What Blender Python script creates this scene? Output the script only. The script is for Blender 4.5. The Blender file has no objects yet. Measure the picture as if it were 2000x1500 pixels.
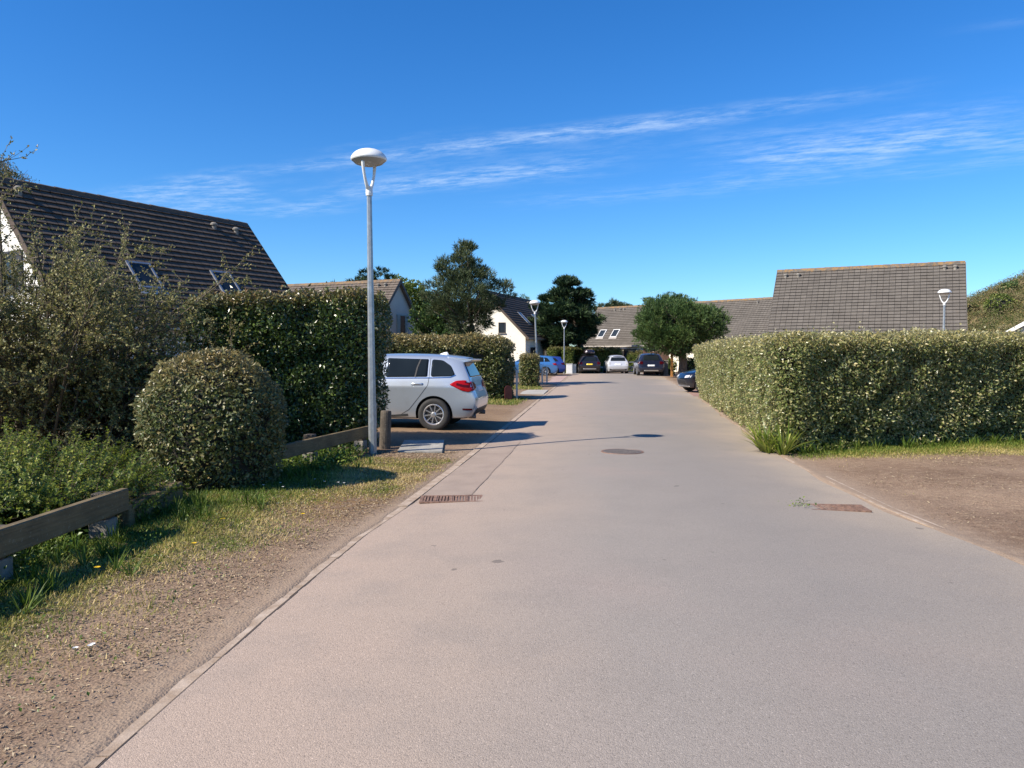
import bpy, bmesh, math, random
import numpy as np
from mathutils import Vector, Matrix
from mathutils.bvhtree import BVHTree
R = math.radians
rs = np.random.RandomState(7)
random.seed(7)
sc = bpy.context.scene
COL = sc.collection

# ---------------------------------------------------------------- camera
F_PX = 1502.0
cam_d = bpy.data.cameras.new('camera'); cam = bpy.data.objects.new('camera', cam_d); COL.objects.link(cam)
cam_d.sensor_width = 36.0; cam_d.lens = 36.0 * F_PX / 2000.0
cam_d.clip_start = 0.1; cam_d.clip_end = 3000
cam.location = (0, 0, 1.6); cam.rotation_euler = (R(90 - 2.21), 0, 0)
sc.camera = cam

# ---------------------------------------------------------------- light
SUN_AZ = math.atan2(-.88, -.475)      # direction towards the sun, measured from +Y clockwise
SUN_EL = R(40)
sd = Vector((math.sin(SUN_AZ) * math.cos(SUN_EL), math.cos(SUN_AZ) * math.cos(SUN_EL), math.sin(SUN_EL)))
sun_d = bpy.data.lights.new('sun', 'SUN'); sun = bpy.data.objects.new('sun', sun_d); COL.objects.link(sun)
sun_d.energy = 5.0; sun_d.angle = R(0.53); sun_d.color = (1.0, .91, .77)
sun.rotation_euler = (-sd).to_track_quat('-Z', 'Y').to_euler(); sun.location = (-20, -10, 30)
sc.view_settings.view_transform = 'Standard'; sc.view_settings.look = 'None'
sc.view_settings.gamma = 1; sc.view_settings.exposure = 0.64; sc.view_settings.use_curve_mapping = False


class NT:
    """small node-tree helper"""
    def __init__(s, tree):
        s.t = tree; s.t.nodes.clear()
    def n(s, typ, ins=None, **kw):
        nd = s.t.nodes.new(typ)
        for k, v in kw.items(): setattr(nd, k, v)
        for k, v in (ins or {}).items():
            s.put(nd.inputs[k], v)
        return nd
    def put(s, sock, v):
        if isinstance(v, bpy.types.NodeSocket): s.t.links.new(v, sock)
        elif isinstance(v, bpy.types.Node): s.t.links.new(v.outputs[0], sock)
        else:
            if sock.type == 'RGBA' and len(v) == 3: v = (*v, 1)
            sock.default_value = v
    def m(s, op, a, b=0.0, c=0.0, clamp=False):
        nd = s.t.nodes.new('ShaderNodeMath'); nd.operation = op; nd.use_clamp = clamp
        for i, v in enumerate((a, b, c)): s.put(nd.inputs[i], v)
        return nd.outputs[0]
    def mix(s, f, a, b, blend='MIX'):
        nd = s.t.nodes.new('ShaderNodeMix'); nd.data_type = 'RGBA'; nd.blend_type = blend
        s.put(nd.inputs[0], f); s.put(nd.inputs[6], a); s.put(nd.inputs[7], b)
        return nd.outputs[2]
    def ramp(s, f, stops, interp='LINEAR'):
        nd = s.t.nodes.new('ShaderNodeValToRGB'); nd.color_ramp.interpolation = interp
        el = nd.color_ramp.elements
        while len(el) < len(stops): el.new(.5)
        for e, (p, c) in zip(el, stops):
            e.position = p; e.color = (c, c, c, 1) if isinstance(c, (int, float)) else (*c, 1)
        s.put(nd.inputs[0], f)
        return nd.outputs[0]
    def noise(s, vec, scale, detail=3, rough=.5, w=None):
        nd = s.n('ShaderNodeTexNoise', {'Scale': scale, 'Detail': detail, 'Roughness': rough})
        if vec is not None: s.put(nd.inputs['Vector'], vec)
        return nd.outputs[0]
    def smooth(s, v, a, b):
        nd = s.t.nodes.new('ShaderNodeMapRange'); nd.interpolation_type = 'SMOOTHSTEP'
        s.put(nd.inputs[0], v); nd.inputs[1].default_value = a; nd.inputs[2].default_value = b
        return nd.outputs[0]


# ---------------------------------------------------------------- sky
world = bpy.data.worlds.new('World'); sc.world = world; world.use_nodes = True
w = NT(world.node_tree)
sky = w.n('ShaderNodeTexSky', sky_type='NISHITA', sun_disc=False, sun_elevation=SUN_EL, sun_rotation=SUN_AZ,
          altitude=0, air_density=1.0, dust_density=0.15, ozone_density=3.2)
hs = w.n('ShaderNodeHueSaturation', {'Hue': .497, 'Saturation': 1.3, 'Value': 1.0, 'Color': sky.outputs[0]})
tc = w.n('ShaderNodeTexCoord')
sep = w.n('ShaderNodeSeparateXYZ', {0: tc.outputs['Generated']})
zz = w.m('MAXIMUM', sep.outputs[2], .03)
px = w.m('DIVIDE', sep.outputs[0], zz); py = w.m('DIVIDE', sep.outputs[1], zz)
along = w.m('ADD', w.m('MULTIPLY', px, .915), w.m('MULTIPLY', py, -.40))
across = w.m('ADD', w.m('MULTIPLY', px, .40), w.m('MULTIPLY', py, .915))
warp = w.noise(w.n('ShaderNodeCombineXYZ', {0: along, 1: across}), .9, 2)
acr = w.m('ADD', across, w.m('MULTIPLY', w.m('SUBTRACT', warp, .5), .16))
fib = w.noise(w.n('ShaderNodeCombineXYZ', {0: w.m('MULTIPLY', along, 2.6), 1: w.m('MULTIPLY', acr, 6.0)}), 1.7, 9, .70)
lump = w.noise(w.n('ShaderNodeCombineXYZ', {0: w.m('MULTIPLY', along, 1.1), 1: w.m('MULTIPLY', across, 1.6), 2: 3.3}), 1.0, 3, .55)
dens = None
for q, wd, a, b, amp in ((3.33, .12, -3.6, .15, 1.0), (4.00, .22, -4.6, -1.0, .95), (4.20, .5, -.75, 1.6, 1.15), (3.62, .26, -4.8, -3.0, 1.0), (4.35, .2, -4.6, -3.0, .6),
                         (3.66, .06, -.45, .5, .5), (3.72, .3, -3.3, -.6, .3), (4.75, .22, -2.2, .6, .32), (2.75, .05, .4, 1.3, .5), (3.02, .05, 1.1, 2.2, .5), (3.1, .05, -2.6, -1.6, .3)):
    band = w.m('SUBTRACT', 1.0, w.smooth(w.m('ABSOLUTE', w.m('SUBTRACT', acr, q)), 0.0, wd * 1.7))
    rng = w.m('MULTIPLY', w.smooth(along, a - .25, a + .5), w.m('SUBTRACT', 1.0, w.smooth(along, b - .5, b + .25)))
    d = w.m('MULTIPLY', w.m('MULTIPLY', band, rng), amp)
    dens = d if dens is None else w.m('ADD', dens, d)
cl = w.m('MULTIPLY', dens, w.m('MULTIPLY', w.smooth(fib, .34, .74), w.smooth(lump, .24, .70)))
cl = w.m('MULTIPLY', cl, .68, clamp=True)
skyt = w.mix(1.0, hs.outputs[0], (.70, 1.0, 1.34), 'MULTIPLY')
skyc = w.mix(cl, skyt, (5.2, 6.6, 8.6))
bg = w.n('ShaderNodeBackground', {0: skyc, 1: .085})
wo = w.n('ShaderNodeOutputWorld', {0: bg.outputs[0]})


# ---------------------------------------------------------------- mesh helpers
def tag(o, label=None, cat=None, group=None, kind=None):
    if label: o['label'] = label
    if cat: o['category'] = cat
    if group: o['group'] = group
    if kind: o['kind'] = kind
    return o

def empty(name, loc, rz=0.0, label=None, cat=None, group=None):
    o = bpy.data.objects.new(name, None); COL.objects.link(o); o.empty_display_size = .2
    o.location = loc; o.rotation_euler = (0, 0, rz)
    return tag(o, label, cat, group)

def mk(name, V, Fc, mats, parent=None, loc=None, attrs=None, smooth=False, mat_idx=None):
    """numpy mesh: V (n,3), Fc (m,k) constant k or list of lists"""
    V = np.asarray(V, dtype=np.float64)
    if loc is not None: V = V - np.asarray(loc, dtype=np.float64)
    me = bpy.data.meshes.new(name)
    if isinstance(Fc, np.ndarray):
        m, k = Fc.shape
        me.vertices.add(len(V)); me.vertices.foreach_set('co', V.astype(np.float32).ravel())
        me.loops.add(m * k); me.loops.foreach_set('vertex_index', Fc.astype(np.int32).ravel())
        me.polygons.add(m); me.polygons.foreach_set('loop_start', np.arange(0, m * k, k, dtype=np.int32))
        me.polygons.foreach_set('loop_total', np.full(m, k, dtype=np.int32))
    else:
        me.from_pydata([tuple(v) for v in V], [], [tuple(f) for f in Fc])
    for a, arr in (attrs or {}).items():
        at = me.attributes.new(a, 'FLOAT', 'POINT'); at.data.foreach_set('value', np.asarray(arr, dtype=np.float32))
    me.update(calc_edges=True); me.validate()
    if not isinstance(mats, (list, tuple)): mats = [mats]
    for mt in mats: me.materials.append(mt)
    if mat_idx is not None: me.polygons.foreach_set('material_index', np.asarray(mat_idx, dtype=np.int32))
    me.polygons.foreach_set('use_smooth', np.full(len(me.polygons), smooth, dtype=bool))
    o = bpy.data.objects.new(name, me); COL.objects.link(o)
    if loc is not None: o.location = loc
    if parent: o.parent = parent
    return o

class MB:
    def __init__(s): s.v = []; s.f = []; s.r = []
    def add(s, vs, fs, r=None):
        b = len(s.v); s.v += [tuple(v) for v in vs]; s.f += [tuple(i + b for i in f) for f in fs]
        s.r += [random.random() if r is None else r] * len(vs)
    def box(s, c, d, rz=0.0, r=None, tilt=None):
        hx, hy, hz = d[0] / 2, d[1] / 2, d[2] / 2
        vs = [Vector((x, y, z)) for z in (-hz, hz) for x, y in ((-hx, -hy), (hx, -hy), (hx, hy), (-hx, hy))]
        M = Matrix.Rotation(rz, 3, 'Z')
        if tilt: M = M @ Matrix.Rotation(tilt[1], 3, tilt[0])
        vs = [M @ v + Vector(c) for v in vs]
        s.add(vs, [(3, 2, 1, 0), (4, 5, 6, 7), (0, 1, 5, 4), (1, 2, 6, 5), (2, 3, 7, 6), (3, 0, 4, 7)], r)
    def beam(s, a, b, wd, ht, r=None, bev=0.0):
        """box between two points; wd horizontal, ht vertical"""
        a, b = Vector(a), Vector(b); t = (b - a).normalized(); h = t.cross(Vector((0, 0, 1)))
        h = h.normalized() if h.length > 1e-6 else Vector((1, 0, 0)); u = h.cross(t)
        if bev:
            pf = [(-wd/2+bev, -ht/2), (wd/2-bev, -ht/2), (wd/2, -ht/2+bev), (wd/2, ht/2-bev), (wd/2-bev, ht/2), (-wd/2+bev, ht/2), (-wd/2, ht/2-bev), (-wd/2, -ht/2+bev)]
        else: pf = [(-wd/2, -ht/2), (wd/2, -ht/2), (wd/2, ht/2), (-wd/2, ht/2)]
        n = len(pf); vs = [p + h * x + u * y for p in (a, b) for x, y in pf]
        fs = [(i, (i + 1) % n, (i + 1) % n + n, i + n) for i in range(n)] + [tuple(range(n))[::-1], tuple(range(n, 2 * n))]
        s.add(vs, fs, r)
    def lathe(s, prof, n=24, M=None, caps=True, r=None):
        """prof list of (radius, z) about local Z"""
        M = M or Matrix.Identity(4); vs = []; fs = []
        for rr, z in prof:
            for k in range(n):
                a = 2 * math.pi * k / n; vs.append(M @ Vector((rr * math.cos(a), rr * math.sin(a), z)))
        for i in range(len(prof) - 1):
            for k in range(n):
                k2 = (k + 1) % n; fs.append((i * n + k, i * n + k2, (i + 1) * n + k2, (i + 1) * n + k))
        if caps:
            fs.append(tuple(range(n))[::-1]); fs.append(tuple((len(prof) - 1) * n + k for k in range(n)))
        s.add(vs, fs, r)
    def tube(s, pts, rad, n=8, r=None):
        pts = [Vector(p) for p in pts]; vs = []; fs = []; ref = Vector((.31, .87, .39))
        for i, p in enumerate(pts):
            t = (pts[min(i + 1, len(pts) - 1)] - pts[max(i - 1, 0)]).normalized()
            if i == 0:
                a = t.cross(ref).normalized()
            else:
                a = (a - t * a.dot(t)).normalized()
            b = t.cross(a); rr = rad[i] if hasattr(rad, '__len__') else rad
            for k in range(n):
                an = 2 * math.pi * k / n; vs.append(p + a * rr * math.cos(an) + b * rr * math.sin(an))
        for i in range(len(pts) - 1):
            for k in range(n):
                k2 = (k + 1) % n; fs.append((i * n + k, i * n + k2, (i + 1) * n + k2, (i + 1) * n + k))
        fs.append(tuple(range(n))[::-1]); fs.append(tuple((len(pts) - 1) * n + k for k in range(n)))
        s.add(vs, fs, r)
    def poly(s, vs, r=None): s.add(vs, [tuple(range(len(vs)))], r)
    def build(s, name, mat, parent=None, loc=None, smooth=False, bevel=0.0):
        o = mk(name, s.v, s.f, mat, parent, loc, {'rnd': s.r}, smooth)
        if smooth and smooth != True:
            pass
        if bevel:
            md = o.modifiers.new('bevel', 'BEVEL'); md.width = bevel; md.segments = 2; md.limit_method = 'ANGLE'; md.angle_limit = R(40)
        return o

def nrm(a):
    return a / np.maximum(np.linalg.norm(a, axis=-1, keepdims=True), 1e-9)

def leaves(P, T, N, L, W, fold=.25):
    """folded leaf: 4 verts / 2 triangles each; returns V, F"""
    T = nrm(T); B = nrm(np.cross(T, N)); N = np.cross(B, T)
    L = np.broadcast_to(np.asarray(L, float), (len(P),))[:, None]; W = np.broadcast_to(np.asarray(W, float), (len(P),))[:, None]
    mid = P + T * L * .45
    a = mid + B * W / 2 + N * fold * W; b = mid - B * W / 2 + N * fold * W
    V = np.stack([P, a, P + T * L, b], 1).reshape(-1, 3)
    i = np.arange(len(P))[:, None] * 4
    Fc = np.concatenate([i + np.array([[0, 1, 2]]), i + np.array([[0, 2, 3]])], 1).reshape(-1, 3)
    return V, Fc

def tubes(PL, RD, k=3):
    """many polylines (n,m,3) with radii (n,m) -> V, F quads"""
    n, m, _ = PL.shape
    Tn = np.empty_like(PL); Tn[:, 1:-1] = PL[:, 2:] - PL[:, :-2]; Tn[:, 0] = PL[:, 1] - PL[:, 0]; Tn[:, -1] = PL[:, -1] - PL[:, -2]
    Tn = nrm(Tn); ref = np.array([.267, .535, .80]); A = nrm(np.cross(Tn, ref)); B = np.cross(Tn, A)
    an = np.arange(k) * 2 * np.pi / k
    V = PL[:, :, None] + RD[:, :, None, None] * (A[:, :, None] * np.cos(an)[None, None, :, None] + B[:, :, None] * np.sin(an)[None, None, :, None])
    V = V.reshape(-1, 3)
    base = (np.arange(n) * m * k)[:, None, None]; ii = (np.arange(m - 1) * k)[None, :, None]; kk = np.arange(k)[None, None, :]; k2 = (kk + 1) % k
    Fc = np.stack([base + ii + kk, base + ii + k2, base + ii + k + k2, base + ii + k + kk], -1).reshape(-1, 4)
    return V, Fc

def runit(n):
    return nrm(rs.normal(size=(n, 3)))

def wob(P, s, ph=0.0):
    """cheap smooth noise, about -1..1"""
    x, y, z = P[..., 0] * s + ph, P[..., 1] * s + ph * 1.7, P[..., 2] * s - ph
    return (np.sin(x * 1.7 + 1.3 * np.sin(y * 1.1 + z)) + np.sin(y * 2.3 + 1.7 * np.sin(z * 1.3 - x * .7)) + np.sin(z * 2.9 + 1.1 * np.sin(x * 2.1 + y * .5))) / 3

# ---------------------------------------------------------------- materials
def mat(name):
    m = bpy.data.materials.new(name); m.use_nodes = True; return m, NT(m.node_tree)

def finish(nt, surf):
    nt.n('ShaderNodeOutputMaterial', {0: surf})

def simple(name, col, rough=.5, metal=0.0, var=.12, scale=6.0, bump=0.0, bscale=60.0, coat=0.0, spec=.5, col2=None):
    m, t = mat(name)
    geo = t.n('ShaderNodeTexCoord').outputs['Object']
    f = t.noise(geo, scale, 4, .6)
    c2 = col2 or tuple(c * (1 - 2 * var) for c in col); c1 = tuple(min(1, c * (1 + var)) for c in col)
    c = t.ramp(f, [(.3, c2), (.7, c1)])
    p = t.n('ShaderNodeBsdfPrincipled', {'Base Color': c, 'Roughness': rough, 'Metallic': metal, 'Coat Weight': coat, 'Specular IOR Level': spec})
    p.inputs['Coat Roughness'].default_value = .04
    if bump:
        b = t.n('ShaderNodeBump', {'Strength': bump, 'Distance': .01, 'Height': t.noise(geo, bscale, 4, .6)}); t.put(p.inputs['Normal'], b.outputs[0])
    finish(t, p.outputs[0]); return m

def foliage(name, stops, tint=(.2, .14, .06), back=None, rough=.42, transl=.25, spec=.5):
    m, t = mat(name)
    rnd = t.n('ShaderNodeAttribute', attribute_name='rnd').outputs['Fac']
    tn = t.n('ShaderNodeAttribute', attribute_name='tint').outputs['Fac']
    c = t.ramp(rnd, stops)
    c = t.mix(tn, c, tint)
    if back:
        c = t.mix(t.m('MULTIPLY', t.n('ShaderNodeNewGeometry').outputs['Backfacing'], .85), c, back)
    p = t.n('ShaderNodeBsdfPrincipled', {'Base Color': c, 'Roughness': rough, 'Specular IOR Level': spec})
    tl = t.n('ShaderNodeBsdfTranslucent', {0: t.mix(.5, c, (.35, .45, .05), 'MULTIPLY') if False else c})
    mx = t.n('ShaderNodeMixShader', {0: transl, 1: p.outputs[0], 2: tl.outputs[0]})
    finish(t, mx.outputs[0]); return m

M = {}
M['elaeagnus'] = foliage('hedge_leaf', [(0, (.030, .045, .011)), (.45, (.075, .098, .024)), (.75, (.13, .15, .042)), (.93, (.25, .22, .085)), (1, (.36, .28, .12))],
                         tint=(.32, .21, .07), back=(.34, .31, .16), rough=.40, transl=.2, spec=.45)
M['elaeagnus_pale'] = foliage('pale_hedge_leaf', [(0, (.055, .082, .018)), (.4, (.145, .18, .045)), (.7, (.26, .265, .09)), (.9, (.40, .36, .155)), (1, (.55, .46, .24))],
                         tint=(.40, .29, .11), back=(.52, .48, .27), rough=.36, transl=.26, spec=.55)
M['glossy'] = foliage('glossy_hedge_leaf', [(0, (.018, .036, .008)), (.5, (.05, .088, .018)), (.82, (.095, .145, .03)), (.95, (.21, .21, .07)), (1, (.45, .34, .2))],
                      tint=(.24, .13, .04), back=(.21, .23, .095), rough=.30, transl=.18, spec=.6)
M['wild'] = foliage('wild_shrub_leaf', [(0, (.075, .09, .024)), (.5, (.19, .195, .052)), (.85, (.33, .30, .10)), (1, (.46, .38, .16))], back=(.32, .29, .13), rough=.5, transl=.28, spec=.35)
M['lonicera'] = foliage('low_shrub_leaf', [(0, (.06, .10, .014)), (.5, (.17, .225, .03)), (.85, (.33, .345, .055)), (1, (.5, .45, .1))], rough=.42, transl=.3, spec=.4)
M['pine'] = foliage('pine_needle', [(0, (.022, .05, .014)), (.5, (.06, .112, .030)), (.85, (.12, .18, .048)), (1, (.22, .22, .07))], rough=.55, transl=.14, spec=.35)
M['pine_grey'] = foliage('grey_pine_needle', [(0, (.018, .034, .012)), (.5, (.055, .08, .032)), (.85, (.12, .145, .06)), (1, (.22, .21, .09))], rough=.55, transl=.15, spec=.35)
M['cypress'] = foliage('cypress_spray', [(0, (.008, .022, .009)), (.5, (.022, .048, .018)), (.85, (.055, .09, .03)), (1, (.12, .14, .04))], rough=.6, transl=.1, spec=.3)
M['bright'] = foliage('bright_tree_leaf', [(0, (.045, .075, .014)), (.5, (.11, .155, .025)), (.85, (.19, .235, .042)), (1, (.3, .28, .08))], rough=.45, transl=.28, spec=.4)
M['strap'] = foliage('strap_leaf', [(0, (.08, .13, .016)), (.6, (.20, .26, .035)), (1, (.45, .44, .11))], rough=.35, transl=.3, spec=.4)
M['grass'] = foliage('grass_blade', [(0, (.05, .10, .012)), (.35, (.12, .18, .024)), (.6, (.27, .27, .055)), (.8, (.47, .37, .13)), (1, (.62, .48, .23))], rough=.55, transl=.3, spec=.3)
M['weed'] = foliage('weed_leaf', [(0, (.045, .09, .012)), (.6, (.11, .19, .028)), (1, (.24, .28, .06))], rough=.4, transl=.3, spec=.4)
M['scrub'] = foliage('dune_scrub_leaf', [(0, (.035, .06, .014)), (.25, (.08, .11, .025)), (.45, (.15, .14, .06)), (.65, (.20, .165, .095)), (.85, (.27, .20, .085)), (1, (.34, .25, .12))], rough=.6, transl=.15, spec=.2)
M['petal_yellow'] = simple('yellow_petal', (.8, .52, .01), .5)
M['petal_white'] = simple('white_petal', (.85, .85, .82), .5)
M['twig'] = simple('twig_bark', (.10, .075, .05), .8, var=.25, scale=3)
M['core'] = simple('shaded_inner_twigs', (.022, .02, .013), .9, var=.3, scale=9, bump=.6, bscale=30)  # solid core; shade between the leaves is put into its near-black brown
M['bark'] = simple('tree_bark', (.10, .075, .055), .9, var=.3, scale=8, bump=.8, bscale=30)
M['galv'] = simple('galvanised_steel', (.36, .385, .40), .42, .55, var=.12, scale=14)
M['lamp_white'] = simple('white_painted_metal', (.74, .75, .74), .35, var=.04)
M['lamp_under'] = simple('lamp_diffuser', (.36, .345, .31), .3, var=.06)
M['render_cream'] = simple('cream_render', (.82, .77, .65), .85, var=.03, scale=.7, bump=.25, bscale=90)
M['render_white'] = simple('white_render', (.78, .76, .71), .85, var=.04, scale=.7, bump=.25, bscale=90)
M['render_shaded'] = simple('shaded_side_render', (.56, .53, .47), .85, var=.05, scale=.7, bump=.25, bscale=90)  # greyed wall tone, the shade on the gables is put into the colour
M['white_frame'] = simple('white_upvc', (.8, .8, .78), .35, var=.03)
M['grey_frame'] = simple('grey_aluminium_frame', (.42, .43, .44), .35, .6, var=.06)
M['dark_shutter'] = simple('dark_brown_shutter', (.035, .028, .026), .5, var=.15)
M['teal_shutter'] = simple('pale_teal_shutter', (.26, .33, .31), .55, var=.08)
M['zinc'] = simple('zinc_gutter', (.5, .46, .42), .5, .3, var=.08)
M['concrete'] = simple('weathered_concrete', (.24, .22, .19), .9, var=.2, scale=9, bump=.5, bscale=50)
M['concrete_shaded'] = simple('shade_darkened_concrete_cover', (.33, .315, .29), .9, var=.2, scale=6, bump=.4, bscale=60, col2=(.2, .19, .16))  # darkened: the hedge shadow over the cover is put into the colour
M['kerb'] = simple('kerb_concrete', (.40, .32, .25), .9, var=.18, scale=7, bump=.4, bscale=60, col2=(.27, .19, .125))
M['iron'] = simple('rusty_cast_iron', (.27, .16, .11), .75, .2, var=.3, scale=25)
M['iron_grey'] = simple('worn_cast_iron', (.20, .17, .15), .6, .4, var=.25, scale=25)
M['pit_dark'] = simple('drain_dark_plate', (.05, .035, .028), .95)  # near-black, the shade down in the drain is put into this colour
M['plaster_white'] = simple('white_cabinet_plastic', (.75, .75, .72), .45, var=.04)
M['maroon'] = simple('shade_darkened_maroon_board', (.07, .016, .015), .5, var=.15)  # maroon darkened, the shade of the hedge is put into the colour
M['orange_wood'] = simple('orange_stained_timber', (.48, .22, .06), .6, var=.2, scale=12)
M['brown_wood'] = simple('shade_darkened_brown_boards', (.13, .065, .042), .7, var=.25, scale=6)  # brown darkened, the shade under the pine is put into the boards
M['black_iron'] = simple('black_wrought_iron', (.012, .012, .013), .45)
M['awning'] = simple('cream_awning_cloth', (.78, .74, .66), .8, var=.03)
M['black_plastic'] = simple('black_trim_plastic', (.018, .018, .02), .5)
M['tyre'] = simple('tyre_rubber', (.028, .027, .027), .75, var=.15, bump=.3, bscale=80)
M['alloy'] = simple('alloy_rim', (.62, .62, .63), .28, .75, var=.04)
M['plate_white'] = simple('white_number_plate', (.75, .76, .78), .4)
M['plate_yellow'] = simple('yellow_number_plate', (.75, .56, .05), .4)
M['plate_ink'] = simple('plate_print', (.03, .03, .035), .5)
M['chrome'] = simple('chrome_trim', (.75, .75, .76), .15, 1.0, var=.02)
M['seam'] = simple('panel_gap', (.05, .052, .055), .6)
M['headrest'] = simple('car_seat_cloth', (.05, .05, .055), .8)

def glassy(name, col, rough=.03, transm=0.0):
    m, t = mat(name)
    c = t.ramp(t.noise(t.n('ShaderNodeTexCoord').outputs['Object'], 1.2, 2), [(.35, tuple(c * .7 for c in col)), (.65, col)])
    p = t.n('ShaderNodeBsdfPrincipled', {'Base Color': c, 'Roughness': rough, 'Specular IOR Level': .28, 'Coat Weight': .0, 'IOR': 1.45})
    p.inputs['Coat Roughness'].default_value = .02
    finish(t, p.outputs[0]); return m
M['car_glass'] = glassy('tinted_car_glass', (.016, .022, .026))
M['pane'] = glassy('window_pane', (.03, .04, .05))
M['light_red'] = glassy('red_lamp_lens', (.36, .006, .009), .12)
M['light_dark'] = glassy('dark_red_lamp_lens', (.07, .004, .006), .12)
M['light_clear'] = glassy('clear_lamp_lens', (.6, .6, .62), .1)

def paint(name, col, metal=.55, rough=.32):
    m, t = mat(name)
    geo = t.n('ShaderNodeTexCoord').outputs['Object']
    fl = t.noise(geo, 900, 1); dirt = t.noise(geo, 2.2, 4, .65)
    c = t.ramp(fl, [(.3, tuple(c * .88 for c in col)), (.7, tuple(min(1, c * 1.08) for c in col))])
    c = t.mix(t.m('MULTIPLY', t.smooth(dirt, .5, .8), .18), c, (.28, .24, .2))
    p = t.n('ShaderNodeBsdfPrincipled', {'Base Color': c, 'Metallic': metal, 'Roughness': rough, 'Coat Weight': .8})
    p.inputs['Coat Roughness'].default_value = .05
    finish(t, p.outputs[0]); return m

def tile_mat(name, c1, c2, lichen=.15):
    m, t = mat(name)
    rnd = t.n('ShaderNodeAttribute', attribute_name='rnd').outputs['Fac']
    geo = t.n('ShaderNodeTexCoord').outputs['Object']
    n1 = t.noise(geo, 1.1, 5, .65); n2 = t.noise(geo, 14, 4, .7); n3 = t.noise(geo, 5.5, 4, .7)
    c = t.ramp(t.m('ADD', t.m('MULTIPLY', rnd, .26), t.m('MULTIPLY', n1, .8)), [(.2, c1), (.85, c2)])
    c = t.mix(t.m('MULTIPLY', t.smooth(n2, .45, .75), .35), c, tuple(x * 1.6 for x in c2))
    tn = t.n('ShaderNodeAttribute', attribute_name='tint').outputs['Fac']
    lf = t.m('MULTIPLY', t.smooth(t.m('ADD', n3, t.m('MULTIPLY', tn, .2)), .60, .80), t.m('ADD', t.m('MULTIPLY', tn, lichen * 3.5), lichen))
    c = t.mix(lf, c, (.34, .19, .06))
    b = t.n('ShaderNodeBump', {'Strength': .35, 'Distance': .01, 'Height': n2})
    p = t.n('ShaderNodeBsdfPrincipled', {'Base Color': c, 'Roughness': .85, 'Normal': b.outputs[0], 'Specular IOR Level': .3})
    finish(t, p.outputs[0]); return m
M['tile_grey'] = tile_mat('grey_concrete_tile', (.085, .075, .065), (.15, .133, .115))
M['tile_dark'] = tile_mat('dark_brown_concrete_tile', (.062, .046, .036), (.115, .088, .07), .02)
M['tile_brown'] = tile_mat('brown_concrete_tile', (.10, .08, .066), (.17, .14, .115), .12)

def wood_mat(name, c1, c2):
    m, t = mat(name)
    geo = t.n('ShaderNodeTexCoord').outputs['Object']
    mp = t.n('ShaderNodeMapping', {'Vector': geo, 'Scale': (14, 2.0, 40)})
    n1 = t.noise(mp.outputs[0], 1.6, 5, .65); n2 = t.noise(geo, 3.2, 4, .6); n3 = t.noise(geo, 40, 3, .6)
    c = t.ramp(t.m('ADD', t.m('MULTIPLY', n1, .55), t.m('MULTIPLY', n2, .5)), [(.35, c1), (.7, c2)])
    c = t.mix(t.m('MULTIPLY', t.smooth(n3, .58, .75), .5), c, (.30, .29, .22))
    b = t.n('ShaderNodeBump', {'Strength': .5, 'Distance': .006, 'Height': n1})
    p = t.n('ShaderNodeBsdfPrincipled', {'Base Color': c, 'Roughness': .85, 'Normal': b.outputs[0]})
    finish(t, p.outputs[0]); return m
M['old_wood'] = wood_mat('weathered_timber', (.07, .050, .022), (.20, .145, .07))
M['post_wood'] = wood_mat('weathered_post_timber', (.045, .036, .028), (.13, .105, .08))

# ---------------------------------------------------------------- ground and road
LX = np.array([[-8, -1.85], [0, -1.70], [3, -1.60], [4.64, -1.49], [6.7, -1.30], [8.2, -1.06], [12.1, -.60], [16.2, -.15], [25.8, .87], [45, 3.0], [58, 4.4], [62, 4.7]])
RX = np.array([[-8, 4.3], [0, 4.0], [5.75, 3.85], [7.8, 3.80], [9.9, 3.95], [11.8, 4.15], [15.7, 4.75], [25.8, 6.45], [48, 9.7], [58, 11.2], [62, 11.9]])
def le(y): return np.interp(y, LX[:, 0], LX[:, 1])
def re_(y): return np.interp(y, RX[:, 0], RX[:, 1])
def sstep(v, a, b):
    q = np.clip((v - a) / (b - a), 0, 1); return q * q * (3 - 2 * q)
def gz(x, y):
    """height of the verge ground"""
    x = np.asarray(x, float); y = np.asarray(y, float)
    dl = le(y) - x; dr = x - re_(y); d = np.maximum(dl, dr); d = np.where(y > 62.5, 1.0, d)
    P = np.stack([x, y, 0 * x], -1)
    z = .006 + .045 * sstep(d, .10, 2.2) + .012 * wob(P, 2.1) * sstep(d, 0.1, .6) + .006 * wob(P, 7.0, 2.0) * sstep(d, .1, .5)
    # crumbs of soil washed over the flush kerb
    n = np.sin(y * 2.1 + 1.2 * np.sin(y * .83 + (x > 1))) + .6 * np.sin(y * 5.3 + x * 9) + .4 * np.sin(y * 13.1)
    n = n * .42
    cover = np.where(dl > dr, sstep(n + .55 * sstep(y, 3.6, 4.6) + 26 * (d - .075), -.5, .6) * sstep(8.4 - y, 0, .3), sstep(n + .4 + 18 * (d - .07), -.5, .5))
    z = np.where((d < .135) & (y < 62.5), -.006 + .0155 * cover, z)
    return np.where(d < -.02, -.07, z)
def rz_(x, y):
    u = (x - le(y)) / (re_(y) - le(y)); return .05 * np.clip(4 * u * (1 - u), 0, 1)
def patch(x, y, s=1.0, ph=0.0): return wob(np.stack([x, y, 0 * x], -1), s, ph)
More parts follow.
